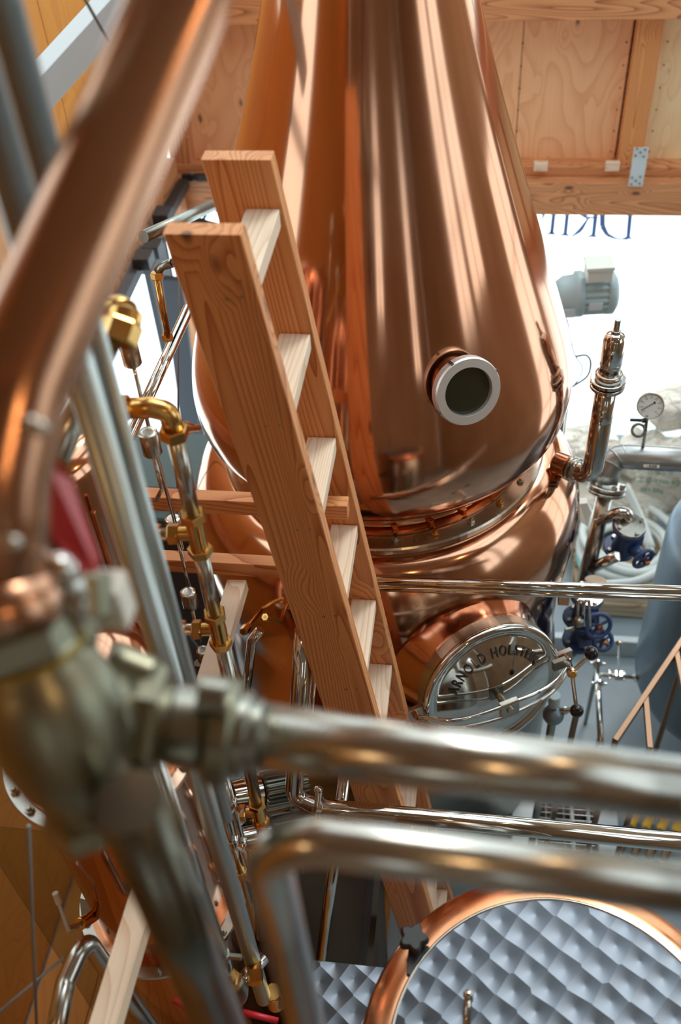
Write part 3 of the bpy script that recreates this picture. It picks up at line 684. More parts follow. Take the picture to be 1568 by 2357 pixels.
# lower left pipes
h3 = .9
q0 = AZ(455, 2044, h3)
lp = thing('steel_drop_pipe', 'brushed steel drop pipe passing the column flange into a cast union', 'pipe', Vector((q0.x, q0.y, AZ(548, 2290, h3).z)))
P3 = lambda z: Vector((q0.x, q0.y, z))
z3a, z3b, z3c = AZ(357, 1790, h3).z, AZ(528, 2190, h3).z, AZ(548, 2250, h3).z
MB().tube([P3(z3b), P3(z3a + .12)], .0165).build('pipe_section', STEEL_B, lp); MB().tube([P3(z3c), P3(z3b)], .0145).build('lower_section', STEEL, lp)
MB().cyl(P3(z3b + .012), P3(z3b - .012), .019).box(P3(z3b) + Vector((.03, 0, 0)), .014, .004, .008).build('pipe_clip', STEEL_D, lp)
MB().hexn(P3(z3c + .02), P3(z3c - .01), .026).build('union_nut', BRASS, lp)
MB().lathe(P3(z3c - .1), (0, 0, 1), [(.018, 0), (.03, .02), (.034, .045), (.028, .075), (.024, .09)], 28).build('union_body', GALV, lp)
cz = P3(z3c - .06)
MB().tube([cz, Vector((AZ(630, 2290, h1).x, AZ(630, 2290, h1).y, cz.z - .01))], .0165).build('cross_pipe', STEEL, lp)
mid = (cz + Vector((AZ(630, 2290, h1).x, AZ(630, 2290, h1).y, cz.z - .01))) * .5
MB().hexn(mid, mid + Vector((.03, .006, 0)), .026).build('cross_nut', BRASS, lp)
# stubby clip at the foot of the thick upright
for (px, py) in ((628, 2268),):
    p = AZ(630, 2290, h1); tt = thing('pipe_tee', 'brass tee with clamp bolts at the foot of the thick upright', 'coupling', Vector((p.x, p.y, zb - .06)))
    MB().cyl(Vector((p.x, p.y, zb - .06)), Vector((p.x, p.y, zb + .02)), .022).cyl(Vector((p.x, p.y, zb - .03)), Vector((p.x + .07, p.y - .01, zb - .03)), .018).build('tee_body', BRASS, tt)
    MB().hexn(Vector((p.x + .025, p.y - .01, zb + .005)), Vector((p.x + .025, p.y - .025, zb + .005)), .007).hexn(Vector((p.x + .035, p.y - .01, zb - .012)), Vector((p.x + .035, p.y - .025, zb - .012)), .007).build('clamp_bolt', STEEL, tt)
# parallel thin pipes right of thick upright with clips
for i, (px, hh, lab) in enumerate(((512, 1.08, 'thin steel pipe clipped just right of the thick lower upright'), (540, 1.16, 'second thin steel pipe near the ribbed motors'))):
    p = AZ(px + 8, 1880 + i * 30, hh); zt_ = AZ(px - 8, 1760, hh).z; zl = AZ(px + 45, 2080, hh).z
    tt = thing('clipped_pipe', lab, 'pipe', Vector((p.x, p.y, zl)))
    MB().tube([Vector((p.x, p.y, zl)), Vector((p.x, p.y, zt_))], .0095).build('pipe_section', STEEL, tt)
    for q in (.25, .5, .78):
        z = zl + (zt_ - zl) * q; MB().cyl(Vector((p.x, p.y, z - .012)), Vector((p.x, p.y, z + .012)), .014).hexn(Vector((p.x + .012, p.y - .012, z)), Vector((p.x + .028, p.y - .02, z)), .006).build('pipe_clip', BRASS if q == .25 else STEEL, tt)
# bent pipe, bottom left
pipe('bent_steel_pipe', 'bent steel pipe arching up in the bottom left corner', [D(120, 2420, 1.85), D(150, 2262, 1.95), D(196, 2158, 2.0), D(250, 2235, 2.12), D(370, 2400, 2.2)], .0195, STEEL_B, .05)
pipe('dark_drop_pipe', 'dark out-of-focus drop pipe under the cast valve', vert(405, 2113, .42, AZ(540, 2400, .42).z, AZ(292, 1845, .42).z), .0265, STEEL_F)

# foreground handrails
pB = thing('lower_handrail', 'out-of-focus steel handrail with a rounded corner and leg, lower right', 'handrail', D(712, 2357, 1.15))
MB().tube([D(722, 2440, 1.12), D(600, 1918, .80), D(1640, 2052, .76)], .0205, .055, 32).build('rail', STEEL_B, pB)
pA = thing('upper_handrail', 'thick out-of-focus steel pipe with threaded unions crossing the picture', 'pipe', D(640, 1680, .88))
a, b = D(350, 1662, .86), D(1640, 1826, .86)
L = lambda px: a + (b - a) * ((px - 350) / 1290)
MB().tube([L(520), b], .0285, seg=36).build('rail', STEEL_B, pA)
for (x0, x1, r, m, hx) in ((275, 372, .050, GALV, 6), (365, 400, .034, GALV, 0), (392, 482, .0365, STEEL_D, 0), (478, 545, .047, GALV, 0), (535, 575, .0375, STEEL_D, 0), (570, 600, .032, STEEL_D, 0)):
    f_ = MB(); (f_.hexn(L(x0), L(x1), r, 6, .2) if hx else f_.cyl(L(x0), L(x1), r, 36)); f_.build('union_nut' if hx or r > .045 else 'sleeve', m, pA)
for dz, (x0, x1) in ((.052, (478, 545)), (-.052, (445, 515))):
    o_ = Vector((0, 0, dz)); MB().cyl(L(x0) + o_, L(x1) + o_, .016, 20).build('clamp_ear', STEEL_D, pA)

# ================================================================ CAST VALVE and COPPER ARM, near left
arm = thing('vapour_arm', 'large out-of-focus copper vapour pipe sweeping down the left edge', 'pipe', D(50, 1400, .72))
MB().tube([D(450, -160, .76), D(425, -20, .75), D(35, 890, .70), D(-12, 1120, .70), D(-8, 1405, .72)], .0375, .12, 48).build('vapour_pipe', COPPER_ARM, arm)
MB().lathe(D(-5, 1400, .72), D(-8, 1380, .72) - D(10, 1440, .72), [(.040, -.02), (.046, -.015), (.046, .012), (.039, .016)], 40).build('collar', COPPER_ARM, arm)
for (px, py) in ((70, 975), (92, 985), (30, 1250)):
    MB().sphere(D(px, py, .66), .006).build('rivet', STEEL_B, arm)
cv = thing('cast_valve', 'big out-of-focus cast bronze ball valve at the left edge', 'valve', D(190, 1650, .8))
up_ = (D(40, 1400, .75) - D(215, 1830, .82)).normalized(); vc = D(130, 1660, .80)
MB().lathe(vc, up_, [(.036, -.088), (.040, -.08), (.036, -.066), (.046, -.052), (.054, -.02), (.056, .02), (.050, .05), (.044, .06), (.044, .075)], 44).build('body', GALV, cv)
MB().hexn(vc + up_ * .072, vc + up_ * .10, .05).cyl(vc + up_ * .10, vc + up_ * .115, .044).build('top_nut', GALV, cv)
MB().torus(vc + up_ * .068, up_, .045, .003).build('yellow_seal', mat('dull_yellow_seal', srgb(140, 118, 40), .6), cv)
MB().hexn(vc - up_ * .084, vc - up_ * .106, .044).build('bottom_nut', GALV, cv)
MB().tube([vc, L(290)], .043, seg=36).build('side_branch', GALV, cv)
MB().cyl(D(250, 1520, .86), D(350, 1560, .86), .018).build('branch_rib', GALV, cv)
for (px, py) in ((215, 1885), (160, 1870)): MB().cyl(D(px, py, .80), D(px + 4, py + 12, .80), .008).build('body_bolt', GALV, cv)
MB().cyl(D(150, 1540, .78), D(185, 1400, .80), .020).build('stem', GALV, cv)
MB().sphere(D(140, 1315, .74), .013, sq=(1, 1, 1.2)).tube([D(135, 1310, .74), D(170, 1370, .76), D(180, 1480, .78)], .011, .03).build('stem_nut', STEEL, cv)
lv = MB(); n_ = (D(160, 1200, .8) - CAM).normalized()
lv.poly([D(110, 1070, .86), D(135, 1060, .86), D(165, 1105, .86), D(228, 1280, .82), D(225, 1318, .80), D(178, 1322, .80), D(120, 1230, .83), D(102, 1150, .85)], n_, .010)
lever = lv.build('lever', REDP, cv)
MB().cyl(D(200, 1318, .80), D(205, 1420, .80), .019, 24).build('lever_hub', GALV, cv)
MB().box(D(248, 1380, .83), .017, .014, .024).build('stop_block', WHITEP, cv)
# silvery uprights in the top left corner
pipe('steel_pipe', 'blurred silver upright nearest the top left corner', vert(55, 200, .95, AZ(130, 450, .95).z - .02, ZC), .019, SATIN)
pipe('steel_pipe', 'blurred silver upright cut by the left edge of the picture', vert(15, 380, .80, AZ(60, 560, .8).z - .02, ZC), .017, SATIN)
bmz = thing('white_beam', 'white painted brace with cable rising to the top left', 'beam', D(60, 245, 2.1))
board('beam_body', D(40, 262, 2.1), D(330, -60, 2.3), .072, .05, (0, 0, 1), PALE, bmz)
tag(MB().tube([D(185, -20, 1.7), D(250, 95, 1.8)], .003, seg=8).build('stay_cable', CABLE), 'thin grey cable in front of the white brace', 'cable')

# ================================================================ RAILS in front of the pot
hr = thing('rail_tube', 'thin polished steel rail crossing in front of the copper pot', 'rail', Yp(1200, 1345, 1.79))
a, b = Yp(838, 1335, 1.80), Yp(1640, 1360, 1.80)
MB().tube([a, b], .0115).build('upper_tube', STEEL, hr); MB().tube([a + Vector((0, -.004, -.026)), b + Vector((0, -.004, -.026))], .0105).build('lower_tube', STEEL, hr)
ub = thing('polished_loop_pipe', 'polished steel pipe bending from a vertical run to the right under the handrail', 'pipe', D(700, 1850, 2.7))
pts = [D(702, 1450, 2.35), D(684, 1700, 2.62), D(676, 1835, 2.72), D(730, 1858, 2.70), D(1640, 1945, 2.45)]
MB().tube(pts, .0245, .07, 28).build('pipe_section', STEEL, ub)
MB().cyl(D(726, 1857, 2.7), D(744, 1859, 2.7), .031, 28).build('clamp_ring', STEEL_B, ub)
MB().cyl(D(735, 1822, 2.68), D(728, 1880, 2.68), .009).sphere(D(733, 1818, 2.68), .012).build('clamp_screw', STEEL, ub)
pipe('chrome_pipe', 'chrome vertical pipe right of the loop pipe, left of the ladder foot', [D(728, 1440, 2.45), D(712, 1640, 2.65), D(795, 1780, 2.9) + Vector((-.05, 0, 0))], .012, STEEL, .05)
pipe('chrome_pipe', 'short chrome pipe curving up left of the ladder near the pot', [D(600, 1448, 2.6), D(580, 1475, 2.62), D(560, 1650, 2.8)], .013, STEEL, .03)
pipe('chrome_pipe', 'long chrome upright behind the corner of the lower handrail', [D(795, 1780, 2.75), D(733, 2260, 3.1)], .017, STEEL)
pipe('steel_pipe', 'polished vertical tube along the right flank of the copper pot', [Vector((.33, 2.86, z)) for z in (1.0, 2.05)], .02, STEEL)

# ================================================================ DRUM with jewelled lid
dc = Vector((.224, .602, 0)); zd = 2.3
drum = thing('lidded_drum', 'round drum with jewelled steel lid and copper-toned rim, bottom right', 'drum', dc + Vector((0, 0, 1.2)))
MB().lathe(dc, (0, 0, 1), [(.355, 1.2), (.36, 1.22), (.36, 2.24)], 96, (True, False)).build('shell', STEEL_B, drum)
MB().lathe(dc, (0, 0, 1), [(.36, zd - .06), (.374, zd - .05), (.374, zd - .02), (.366, zd - .006), (.318, zd - .004)], 96, (False, False)).build('rim', COPPER_RED, drum)
MB().torus(dc + Vector((0, 0, zd)), (0, 0, 1), .316, .004, 96, 10).build('seal_ring', STEEL_B, drum)
lidd = MB().lathe(dc, (0, 0, 1), [(.314, zd + .002), (.2, zd + .004), (.0005, zd + .006)], 96, (False, False)).build('lid', JEWEL, drum)
MB().tube([D(1068, 2480, 1.75), D(1078, 2290, 1.72), D(1082, 2300, 1.74)], .007, 0, 12).sphere(D(1078, 2290, 1.72), .009).build('lid_handle', STEEL, lidd)
kn = Zp(952, 2170, zd)
kb = MB(); kb.lathe(kn, (0, 0, 1), [(.012, -.02), (.012, .01)], 16); rr = []
for hh, q in ((.008, .75), (.014, 1), (.026, 1), (.032, .8)):
    rr.append([kn + Vector((math.cos(2 * PI * j / 40), math.sin(2 * PI * j / 40), 0)) * q * (.026 + .005 * math.cos(5 * 2 * PI * j / 40)) + Vector((0, 0, hh)) for j in range(40)])
kb.loops(rr); kb.build('clamp_knob', BLACK_M, drum)
MB().box(Zp(962, 2215, zd - .01), .02, .03, .012).build('clamp_bracket', BLACK_M, drum)
tag(MB().box(D(810, 2330, 2.2), .10, .10, .01).build('jewelled_plate', JEWEL), 'square jewelled steel plate left of the drum', 'plate')

# ================================================================ things on the floor, middle
cabn = thing('control_cabinet', 'dark steel cabinet behind the corner of the lower handrail', 'cabinet', (-.43, 1.25, 0))
cc = Zp(900, 2110, 1.0)
MB().box((-.43, cc.y + .02, .5), .2, .22, .5).build('cabinet_body', DARKSTEEL, cabn); MB().box((-.26, cc.y + .02, 1.004), .012, .21, .004).build('edge_strip', BLACK_M, cabn)
for i, (px, py, sc, lab) in enumerate(((620, 1818, 1., 'upper ribbed motor beside the brass tee riser'), (640, 1915, .95, 'lower ribbed motor beside the brass tee riser'))):
    c = D(px, py, 3.05); c1 = D(px - 90, py + 18, 3.0); ax = (c - c1).normalized(); t_ = thing('ribbed_motor', lab, 'motor', c1)
    MB().cyl(c1, c1 + ax * .1, .05 * sc, 32).cyl(c1 + ax * .045, c1 + ax * .052, .054 * sc, 32).build('flange_end', STEEL, t_)
    _, u, v = frame(ax); rings = []
    for hh, q in ((.1, .9), (.105, 1), (.235, 1), (.24, .9)):
        rings.append([c1 + ax * hh + (u * math.cos(2 * PI * j / 96) + v * math.sin(2 * PI * j / 96)) * sc * q * (.062 if (j // 2) % 2 else .052) for j in range(96)])
    MB().loops(rings, smooth=False).build('ribbed_housing', STEEL_D, t_)
    MB().tube([c1 + ax * .2 + Vector((0, -.06, -.02)), c1 + ax * .21 + Vector((0, -.08, -.1)), c1 + ax * .19 + Vector((0, -.04, -.22))], .006, .04, 10).build('cable', CABLE, t_)
    MB().cyl(c1 + ax * .05 - Vector((0, 0, .05)), Vector((min(max(c1.x, -.6), -.27), min(max(c1.y, 1.1), 1.44) - i * .08, 1.0)), .02).build('stand', STEEL_D, t_)
fu = thing('fan_unit', 'pale blue machine frame with dark wire grille on the floor under the handrail', 'fan', Zp(1290, 1900, .0))
g0 = Zp(1290, 1905, .25)
MB().box(g0 + Vector((-.16, 0, -.03)), .055, .16, .10).box(g0 + Vector((.19, 0, -.03)), .045, .16, .10).box(g0 + Vector((0, .15, -.03)), .16, .01, .10).box(g0 + Vector((0, 0, -.12)), .16, .15, .01).build('case', PALE, fu)
MB().box(g0 + Vector((0, 0, -.05)), .135, .145, .01).build('grille_back', BLACK_M, fu)
for q in range(11): y = -.14 + q * .028; MB().cyl(g0 + Vector((-.12, y, .02)), g0 + Vector((.145, y, .02)), .0025, 6).build('grille_bar', STEEL, fu)
for x in (-.06, .015, .05, .12): MB().cyl(g0 + Vector((x, -.15, .016)), g0 + Vector((x, .15, .016)), .009 if x > .03 else .004, 8).build('grille_stay', PALE if x > .03 else STEEL, fu)
for i in range(4):
    a = Zp(1478 + i * 34, 1838 + i * 5, .12); b = Zp(1425 + i * 34, 1965 + i * 5, .12)
    t_ = thing('level_tube', 'brown tube with yellow tag, %s of four in a row at right' % ('leftmost', 'second from left', 'third from left', 'rightmost')[i], 'tube', (a + b) / 2 - Vector((0, 0, .12)), 'brown tubes with yellow tags')
    MB().cyl(a, b, .019, 18).build('tube_body', BROWNM, t_); d = (b - a); MB().cyl(a + d * .26, a + d * .52, .0205, 18).build('tag', YEL, t_)
    MB().cyl(a - d * .05, a + d * .03, .012, 12).build('cap', YEL, t_); MB().cyl(a + d * .85 - Vector((0, 0, .12)), a + d * .85, .012, 10).cyl(a + d * .15 - Vector((0, 0, .12)), a + d * .15, .012, 10).build('cradle', PALE, t_)

# ================================================================ RIGHT BACKGROUND
# agitator motor before the window
mo = thing('agitator_motor', 'bluish electric motor and gearbox, haze-paled in colour, silhouetted against the bright window', 'motor', Yp(1262, 700, 4.0))
c1, c2 = Yp(1300, 678, 3.98), Yp(1402, 672, 4.0); ax = (c2 - c1).normalized(); _, u, v = frame(ax); Lm = (c2 - c1).length
rings = []
for hh, q in ((.32, .9), (.34, 1), (.92, 1), (.93, .9)):
    rings.append([c1 + ax * hh * Lm + (u * math.cos(2 * PI * j / 80) + v * math.sin(2 * PI * j / 80)) * q * (.098 if (j // 2) % 2 else .090) for j in range(80)])
MB().loops(rings, smooth=False).build('ribbed_housing', MOTOR, mo)
MB().lathe(c1 + ax * Lm * .92, ax, [(.1, 0), (.1, .03), (.07, .05), (.001, .052)], 32).build('fan_cover', MOTOR, mo)
MB().lathe(c1 - ax * .06, ax, [(.05, 0), (.085, .05), (.09, .1), (.104, .105), (.104, .135), (.09, .14)], 32).build('gearbox', MOTOR, mo)
bxp = Yp(1378, 622, 3.93); MB().box(bxp, .055, .05, .03, (ax, v, u)).build('terminal_box', MOTORL, mo); MB().box(bxp + u * .034, .06, .055, .008, (ax, v, u)).build('box_lid', MOTORL, mo)
for (px, py, h_, w_) in ((1310, 722, .022, .026), (1372, 706, .018, .03)): 
    q = Yp(px, py, 3.885); MB().box(q, w_, .002, h_, (ax, Vector((0, -1, 0)), Vector((0, 0, 1)))).build('rating_plate', PALE, mo)
gb = c1 - ax * .1
MB().cyl(gb + Vector((0, 0, .08)), Vector((gb.x - .02, gb.y, 0)), .05, 24).build('shaft_housing', MOTOR, mo)
# cables looping at the window
cbp = thing('cable_loops', 'thin grey cables looping beside the widest part of the still', 'cable', Yp(1340, 850, 3.6))
MB().tube(cr([tuple(Yp(x, y, 3.6)) for x, y in ((1306, 735), (1316, 790), (1326, 822), (1340, 842), (1338, 862), (1318, 892))]), .003, seg=8).build('cable', CABLE, cbp)
MB().tube(cr([tuple(Yp(x, y, 3.6)) for x, y in ((1327, 820), (1350, 818), (1360, 835), (1352, 866), (1318, 890))]), .005, seg=8).build('cable', CABLE, cbp)
# sacks
rs = random.Random(3)
def sack(label, c, sx, sy, sz, rz, text=False, tilt=0, up=False):
    me_v = []; fs = []; nu, nv = 28, 16; R = Matrix.Rotation(rz, 3, 'Z') @ Matrix.Rotation(tilt, 3, 'X'); ph = rs.random() * 9
    def pt(i, j):
        th = 2 * PI * i / nu; p = -PI / 2 + PI * j / nv
        s_ = lambda a, e: math.copysign(abs(a) ** e, a)
        x = s_(math.cos(p), .5) * s_(math.cos(th), .55); y = s_(math.cos(p), .5) * s_(math.sin(th), .55); z = s_(math.sin(p), .75)
        wv = 1 + .09 * math.sin(5 * th + ph) * math.cos(p) + .07 * math.sin(3 * x * 3 + ph * 2) + .03 * math.sin(9 * y + 7 * x + ph)
        pinch = 1 - .25 * abs(x) ** 6 if not up else 1 - .2 * max(0, z) ** 4
        return c + R @ Vector((x * sx, y * sy * (pinch if up else wv), z * sz * wv * (1 if up else pinch)))
    rings = [[pt(i, j) for i in range(nu)] for j in range(nv + 1)]
    m = MB(); m.loops(rings); o = m.build('sack', SACK); tag(o, label, 'sack', 'malt sacks by the window'); return o
sack('bulging pale sack under the pressure gauge', Vector((.86, 4.35, .18)), .3, .2, .14, .1)
sack('pale sack at the right end of the heap beside the tank', Vector((1.42, 4.4, .2)), .28, .2, .14, -.2)
sack('pale sack lying right behind the relief valve', Vector((.66, 4.5, .42)), .22, .16, .1, .3)
sack('topmost crumpled sack behind the gauge', Vector((1.22, 4.62, .64)), .24, .16, .09, -.3)
sack('crumpled sack right of the gauge, near the tank', Vector((1.36, 4.42, .44)), .24, .18, .1, .2)
sack('crumpled sack directly behind the gauge stem', Vector((1.0, 4.45, .43)), .16, .17, .1, -.5)
sack('pale sack lying lowest behind the steel elbow', Vector((.5, 4.3, .2)), .26, .2, .14, .2)
sack('small crumpled sack on the far right of the heap', Vector((1.66, 4.5, .58)), .22, .16, .1, .5)
sp = Zp(1510, 1200, .12); ps = sack('upright pale sack with green print under the grey elbow pipe', Vector((sp.x, sp.y + .12, .36)), .16, .1, .25, .1, up=True)
for txt, px, py, sz in (('イエローNo.4Q', 1508, 1112, .040), ('NET 25kg', 1500, 1132, .032), ('クラック', 1520, 1094, .036)):
    me = text_mesh(txt, sz, .0005); q = Yp(px, py, sp.y + .005)
    W = Matrix((Vector((1, .05, -.12)).normalized(), Vector((.1, .35, .93)).normalized(), Vector((0, -1, .35)).normalized())).transposed().to_4x4(); W.translation = q
    put('printing', me, GREENINK, ps, W)
# pallet
pal = thing('pallet', 'weathered wooden pallet under the white hose coil', 'pallet', (1.1, 4.05, 0))
for i in range(4): board('plank', (.62, 3.66 + i * .125, .105), (1.75, 3.66 + i * .125, .105), .1, .018, (0, 1, 0), PALLET, pal)
for y in (3.68, 3.86, 4.04): board('bearer', (.62, y, .048), (1.75, y, .048), .08, .094, (0, 1, 0), PALLET, pal)
board('plank', (.62, 3.60, .06), (1.75, 3.60, .06), .1, .018, (0, 0, 1), PALLET, pal)
# hose coil
hc = Zp(1432, 1262, .2)
hose = thing('hose_coil', 'thick white hose coiled on the pallet', 'hose', hc)
for i, (R, dz, m, dx, dy) in enumerate(((.25, -.03, HOSEG, .02, -.03), (.23, 0, HOSE, 0, 0), (.2, .035, HOSE, .03, .03), (.26, .06, HOSE, .04, .04), (.16, .02, HOSE, -.01, -.01))):
    MB().tube([hc + Vector((dx + R * math.cos(2 * PI * k / 48) * 1.0, dy + R * math.sin(2 * PI * k / 48), dz + .012 * math.sin(3 * 2 * PI * k / 48 + i)) ) for k in range(48)], .021, seg=14, closed=True).build('hose_turn', m, hose)
MB().tube(cr([tuple(p) for p in (Zp(1555, 1290, .33), Zp(1470, 1335, .3), Zp(1380, 1345, .28))]), .02, seg=14).build('hose_end', HOSE, hose)
MB().tube(cr([tuple(p) for p in (Zp(1440, 1115, .5), Zp(1475, 1190, .38), Zp(1500, 1260, .3))]), .02, seg=14).build('hose_end', HOSE, hose)
# aluminium clad elbow pipe with flange and gauge
gp = thing('clad_pipe', 'grey aluminium clad pipe with segmented elbow at the right edge', 'pipe', D(1398, 1110, 3.7))
cA, cB, cC, cD = D(1398, 1112, 3.75), D(1402, 1062, 3.72), D(1440, 1050, 3.7), D(1640, 1062, 3.6)
MB().tube([D(1396, 1105, 3.75), D(1398, 1082, 3.73), D(1408, 1062, 3.72), D(1424, 1052, 3.71), D(1445, 1051, 3.7), D(1640, 1062, 3.6)], .047, 0, 32).build('cladding', ALU, gp)
for (px, py, dx, dy) in ((1456, 1051.5, 4, .2), (1540, 1056, 4, .2), (1432, 1051, 3, -.5), (1416, 1057, 3, -2), (1404, 1071, 1.5, -3)):
    MB().cyl(D(px, py, 3.705), D(px + dx, py + dy, 3.705), .0485, 32).build('seam_band', ALU, gp)
q = D(1500, 1073, 3.62); W = Matrix((Vector((1, 0, -.02)).normalized(), Vector((0, .6, .8)), Vector((0, -.8, .6)))).transposed().to_4x4(); W.translation = q
MB().box(q, .028, .0055, .0012, (Vector((1, 0, -.02)).normalized(), Vector((0, .6, .8)), Vector((0, -.8, .6)))).build('label_strip', WHITEP, gp)
W.translation = q + Vector((0, -.8, .6)) * .002 + Vector((0, -.002, -.003)); put('label_text', text_mesh('←蒸留器', .010, .0003), INK, gp, W)
fv = (D(1398, 1112, 3.76) - D(1350, 1320, 3.9)).normalized()
dp = thing('drop_pipe', 'bronze-tinted steel drop pipe with bolted flange right of the pot', 'pipe', D(1345, 1340, 3.9))
fc = D(1398, 1118, 3.74)
MB().cyl(fc - fv * .012, fc + fv * .004, .07, 36).cyl(fc - fv * .03, fc - fv * .016, .07, 36).build('flange', STEEL_B, dp)
_, u, v = frame(fv)
for k_ in range(6): p = fc + (u * math.cos(k_ * PI / 3 + .3) + v * math.sin(k_ * PI / 3 + .3)) * .055; MB().hexn(p, p + fv * .016, .011).build('bolt', STEEL_B, dp)
MB().tube([fc - fv * .02, D(1345, 1345, 3.9)], .030, seg=24).build('pipe_section', STEEL_B, dp)
MB().tube([D(1378, 1200, 3.78), D(1440, 1172, 3.68), D(1452, 1200, 3.74)], .021, .03).build('upper_branch', STEEL, dp)
MB().tube([D(1362, 1308, 3.85), D(1425, 1278, 3.72)], .021).build('lower_branch', STEEL, dp)
MB().cyl(D(1372, 1332, 3.75), D(1370, 1348, 3.76), .04, 30).build('coupling', PINE, dp)
# gauge
ga = thing('pressure_gauge', 'round white-faced pressure gauge with coiled stem above the grey clad pipe', 'gauge', D(1480, 1028, 3.66))
gc = D(1498, 934, 3.5); gd = (CAM - gc).normalized(); gd = (gd + Vector((.12, 0, -.12))).normalized(); gu = Vector((0, 0, 1)); 
_, u, v = frame(gd, (0, 0, 1)); 
if v.x < 0: v = -v
MB().lathe(gc, gd, [(.04, -.03), (.047, -.028), (.047, .004), (.044, .006), (.043, .001)], 40, (True, False)).build('case', STEEL_B, ga)
face = MB().lathe(gc, gd, [(.043, 0), (.0005, .0001)], 40, (False, False)).build('dial', GAUGEF, ga)
nh = MB(); p0 = gc + gd * .0015 + v * .012 + u * .012; p1 = gc + gd * .0015 - v * .03 - u * .018; nh.cyl(p0, p1, .0012, 6).cyl(gc + gd * .001 + v * .012 + u * .012, gc + gd * .003 + v * .012 + u * .012, .004, 12); nh.build('needle', INK, ga)
for k_ in range(9):
    a_ = math.radians(225 - k_ * 33.75); p = gc + gd * .0008 + (v * math.cos(a_) + u * math.sin(a_)) * .036; MB().box(p, .003, .0006, .0003, ((v * math.cos(a_) + u * math.sin(a_)), (u * math.cos(a_) - v * math.sin(a_)), gd)).build('tick', INK, face)
    me = text_mesh('%.1f' % (k_ * .1 - .1) if k_ else '-.1', .006, .0002); pp = gc + gd * .0008 + (v * math.cos(a_) + u * math.sin(a_)) * .028; W = Matrix((v, u, gd)).transposed().to_4x4(); W.translation = pp - u * .002; put('numeral', me, INK, face, W)
MB().tube([D(1480, 1030, 3.66), D(1487, 985, 3.56), D(1490, 955, 3.51)], .0065, 0, 12).build('stem', STEEL_D, ga)
MB().torus(D(1470, 990, 3.58), (D(1470, 990, 3.58) - CAM), .022, .006, 28, 10).build('syphon_loop', STEEL_D, ga)
MB().box(D(1464, 967, 3.5), .02, .004, .005).cyl(D(1478, 968, 3.52), D(1488, 968, 3.52), .009, 12).build('gauge_cock', BLACK_M, ga)
# blue gate valves
def gate(label, pc_, wheel_c, R, parent_group='blue gate valves'):
    t_ = thing('gate_valve', label, 'valve', pc_[1])
    a_, b_ = pc_; d = (a_ - b_).normalized()
    MB().cyl(a_ - d * .012, a_ + d * .004, .062, 32).cyl(b_ - d * .004, b_ + d * .012, .062, 32).cyl(a_, b_, .032, 24).build('body', BLUEP, t_)
    MB().cyl(a_ + d * .004, a_ + d * .014, .058, 32).build('steel_flange', STEEL_B, t_)
    for k_ in range(4):
        _, u, v = frame(d); p = a_ + (u * math.cos(k_ * PI / 2 + .5) + v * math.sin(k_ * PI / 2 + .5)) * .047; MB().hexn(p, p + d * .024, .009).build('bolt', STEEL_B, t_)
        p = b_ + (u * math.cos(k_ * PI / 2 + .5) + v * math.sin(k_ * PI / 2 + .5)) * .047; MB().hexn(p, p + d * .022, .009).build('bolt', STEEL_B, t_)
    m_ = (a_ + b_) / 2; wd = (wheel_c - m_).normalized(); _, u, v = frame(wd)
    MB().box(m_ + wd * .035, .04, .03, .02, (u, v, wd)).box(m_ + wd * .055, .046, .04, .006, (u, v, wd)).lathe(m_ + wd * .055, wd, [(.028, 0), (.022, .04), (.016, .06)], 20).build('bonnet', BLUEP, t_)
    MB().cyl(m_ + wd * .05, wheel_c + wd * .03, .006, 10).build('spindle', STEEL, t_)
    wv = MB().torus(wheel_c, wd, R, .008, 36, 10)
    for k_ in range(5): a2 = k_ * 2 * PI / 5; wv.cyl(wheel_c, wheel_c + (u * math.cos(a2) + v * math.sin(a2)) * R, .006, 8)
    wv.cyl(wheel_c - wd * .01, wheel_c + wd * .01, .014, 16); wh = wv.build('handwheel', BLUEP, t_)
    MB().hexn(wheel_c + wd * .01, wheel_c + wd * .03, .011).build('wheel_nut', COPPER_RED, wh)
gate('blue gate valve hanging in front of the white hose coil', (D(1449, 1212, 3.72), D(1425, 1262, 3.84)), D(1481, 1286, 3.70), .040)
gate('blue gate valve with big handwheel below the polished rail', (D(1352, 1372, 3.70), D(1332, 1425, 3.8)), D(1377, 1440, 3.6), .046)
gate('lowest blue handwheel valve behind the black knob', (D(1345, 1430, 3.82), D(1330, 1475, 3.92)), D(1388, 1475, 3.68), .036)
pipe('steel_pipe', 'bent steel pipe leading from the lowest blue valve towards the lid', [D(1335, 1455, 3.86), D(1328, 1502, 3.95), D(1290, 1518, 3.8)], .014, STEEL, .04)
sb = thing('steel_bow', 'small polished double bow fitting on the blue valve below the rail', 'fitting', D(1335, 1440, 3.5))
for k_ in (0, 14): MB().tube([D(1330 + k_, 1440, 3.5), D(1331 + k_, 1385, 3.45), D(1342 + k_, 1380, 3.45), D(1345 + k_, 1440, 3.5)], .006, .02, 10).build('bow', STEEL, sb)
MB().sphere(D(1332, 1432, 3.48), .02).cyl(D(1300, 1450, 3.5), D(1322, 1447, 3.5), .008).build('socket', STEEL_D, sb)
tag(MB().poly([D(1335, 1160, 3.6), D(1352, 1158, 3.6), D(1362, 1180, 3.62), D(1352, 1212, 3.64), D(1336, 1200, 3.62)], (0, 1, 0), .03).build('valve_actuator', WHITEP), 'small white actuator box beside the drop pipe', 'box')
tag(MB().box(D(1298, 1378, 3.3), .018, .012, .022).build('copper_lug', COPPER_RED), 'small copper lug just below the rail at the right flank of the pot', 'bracket')
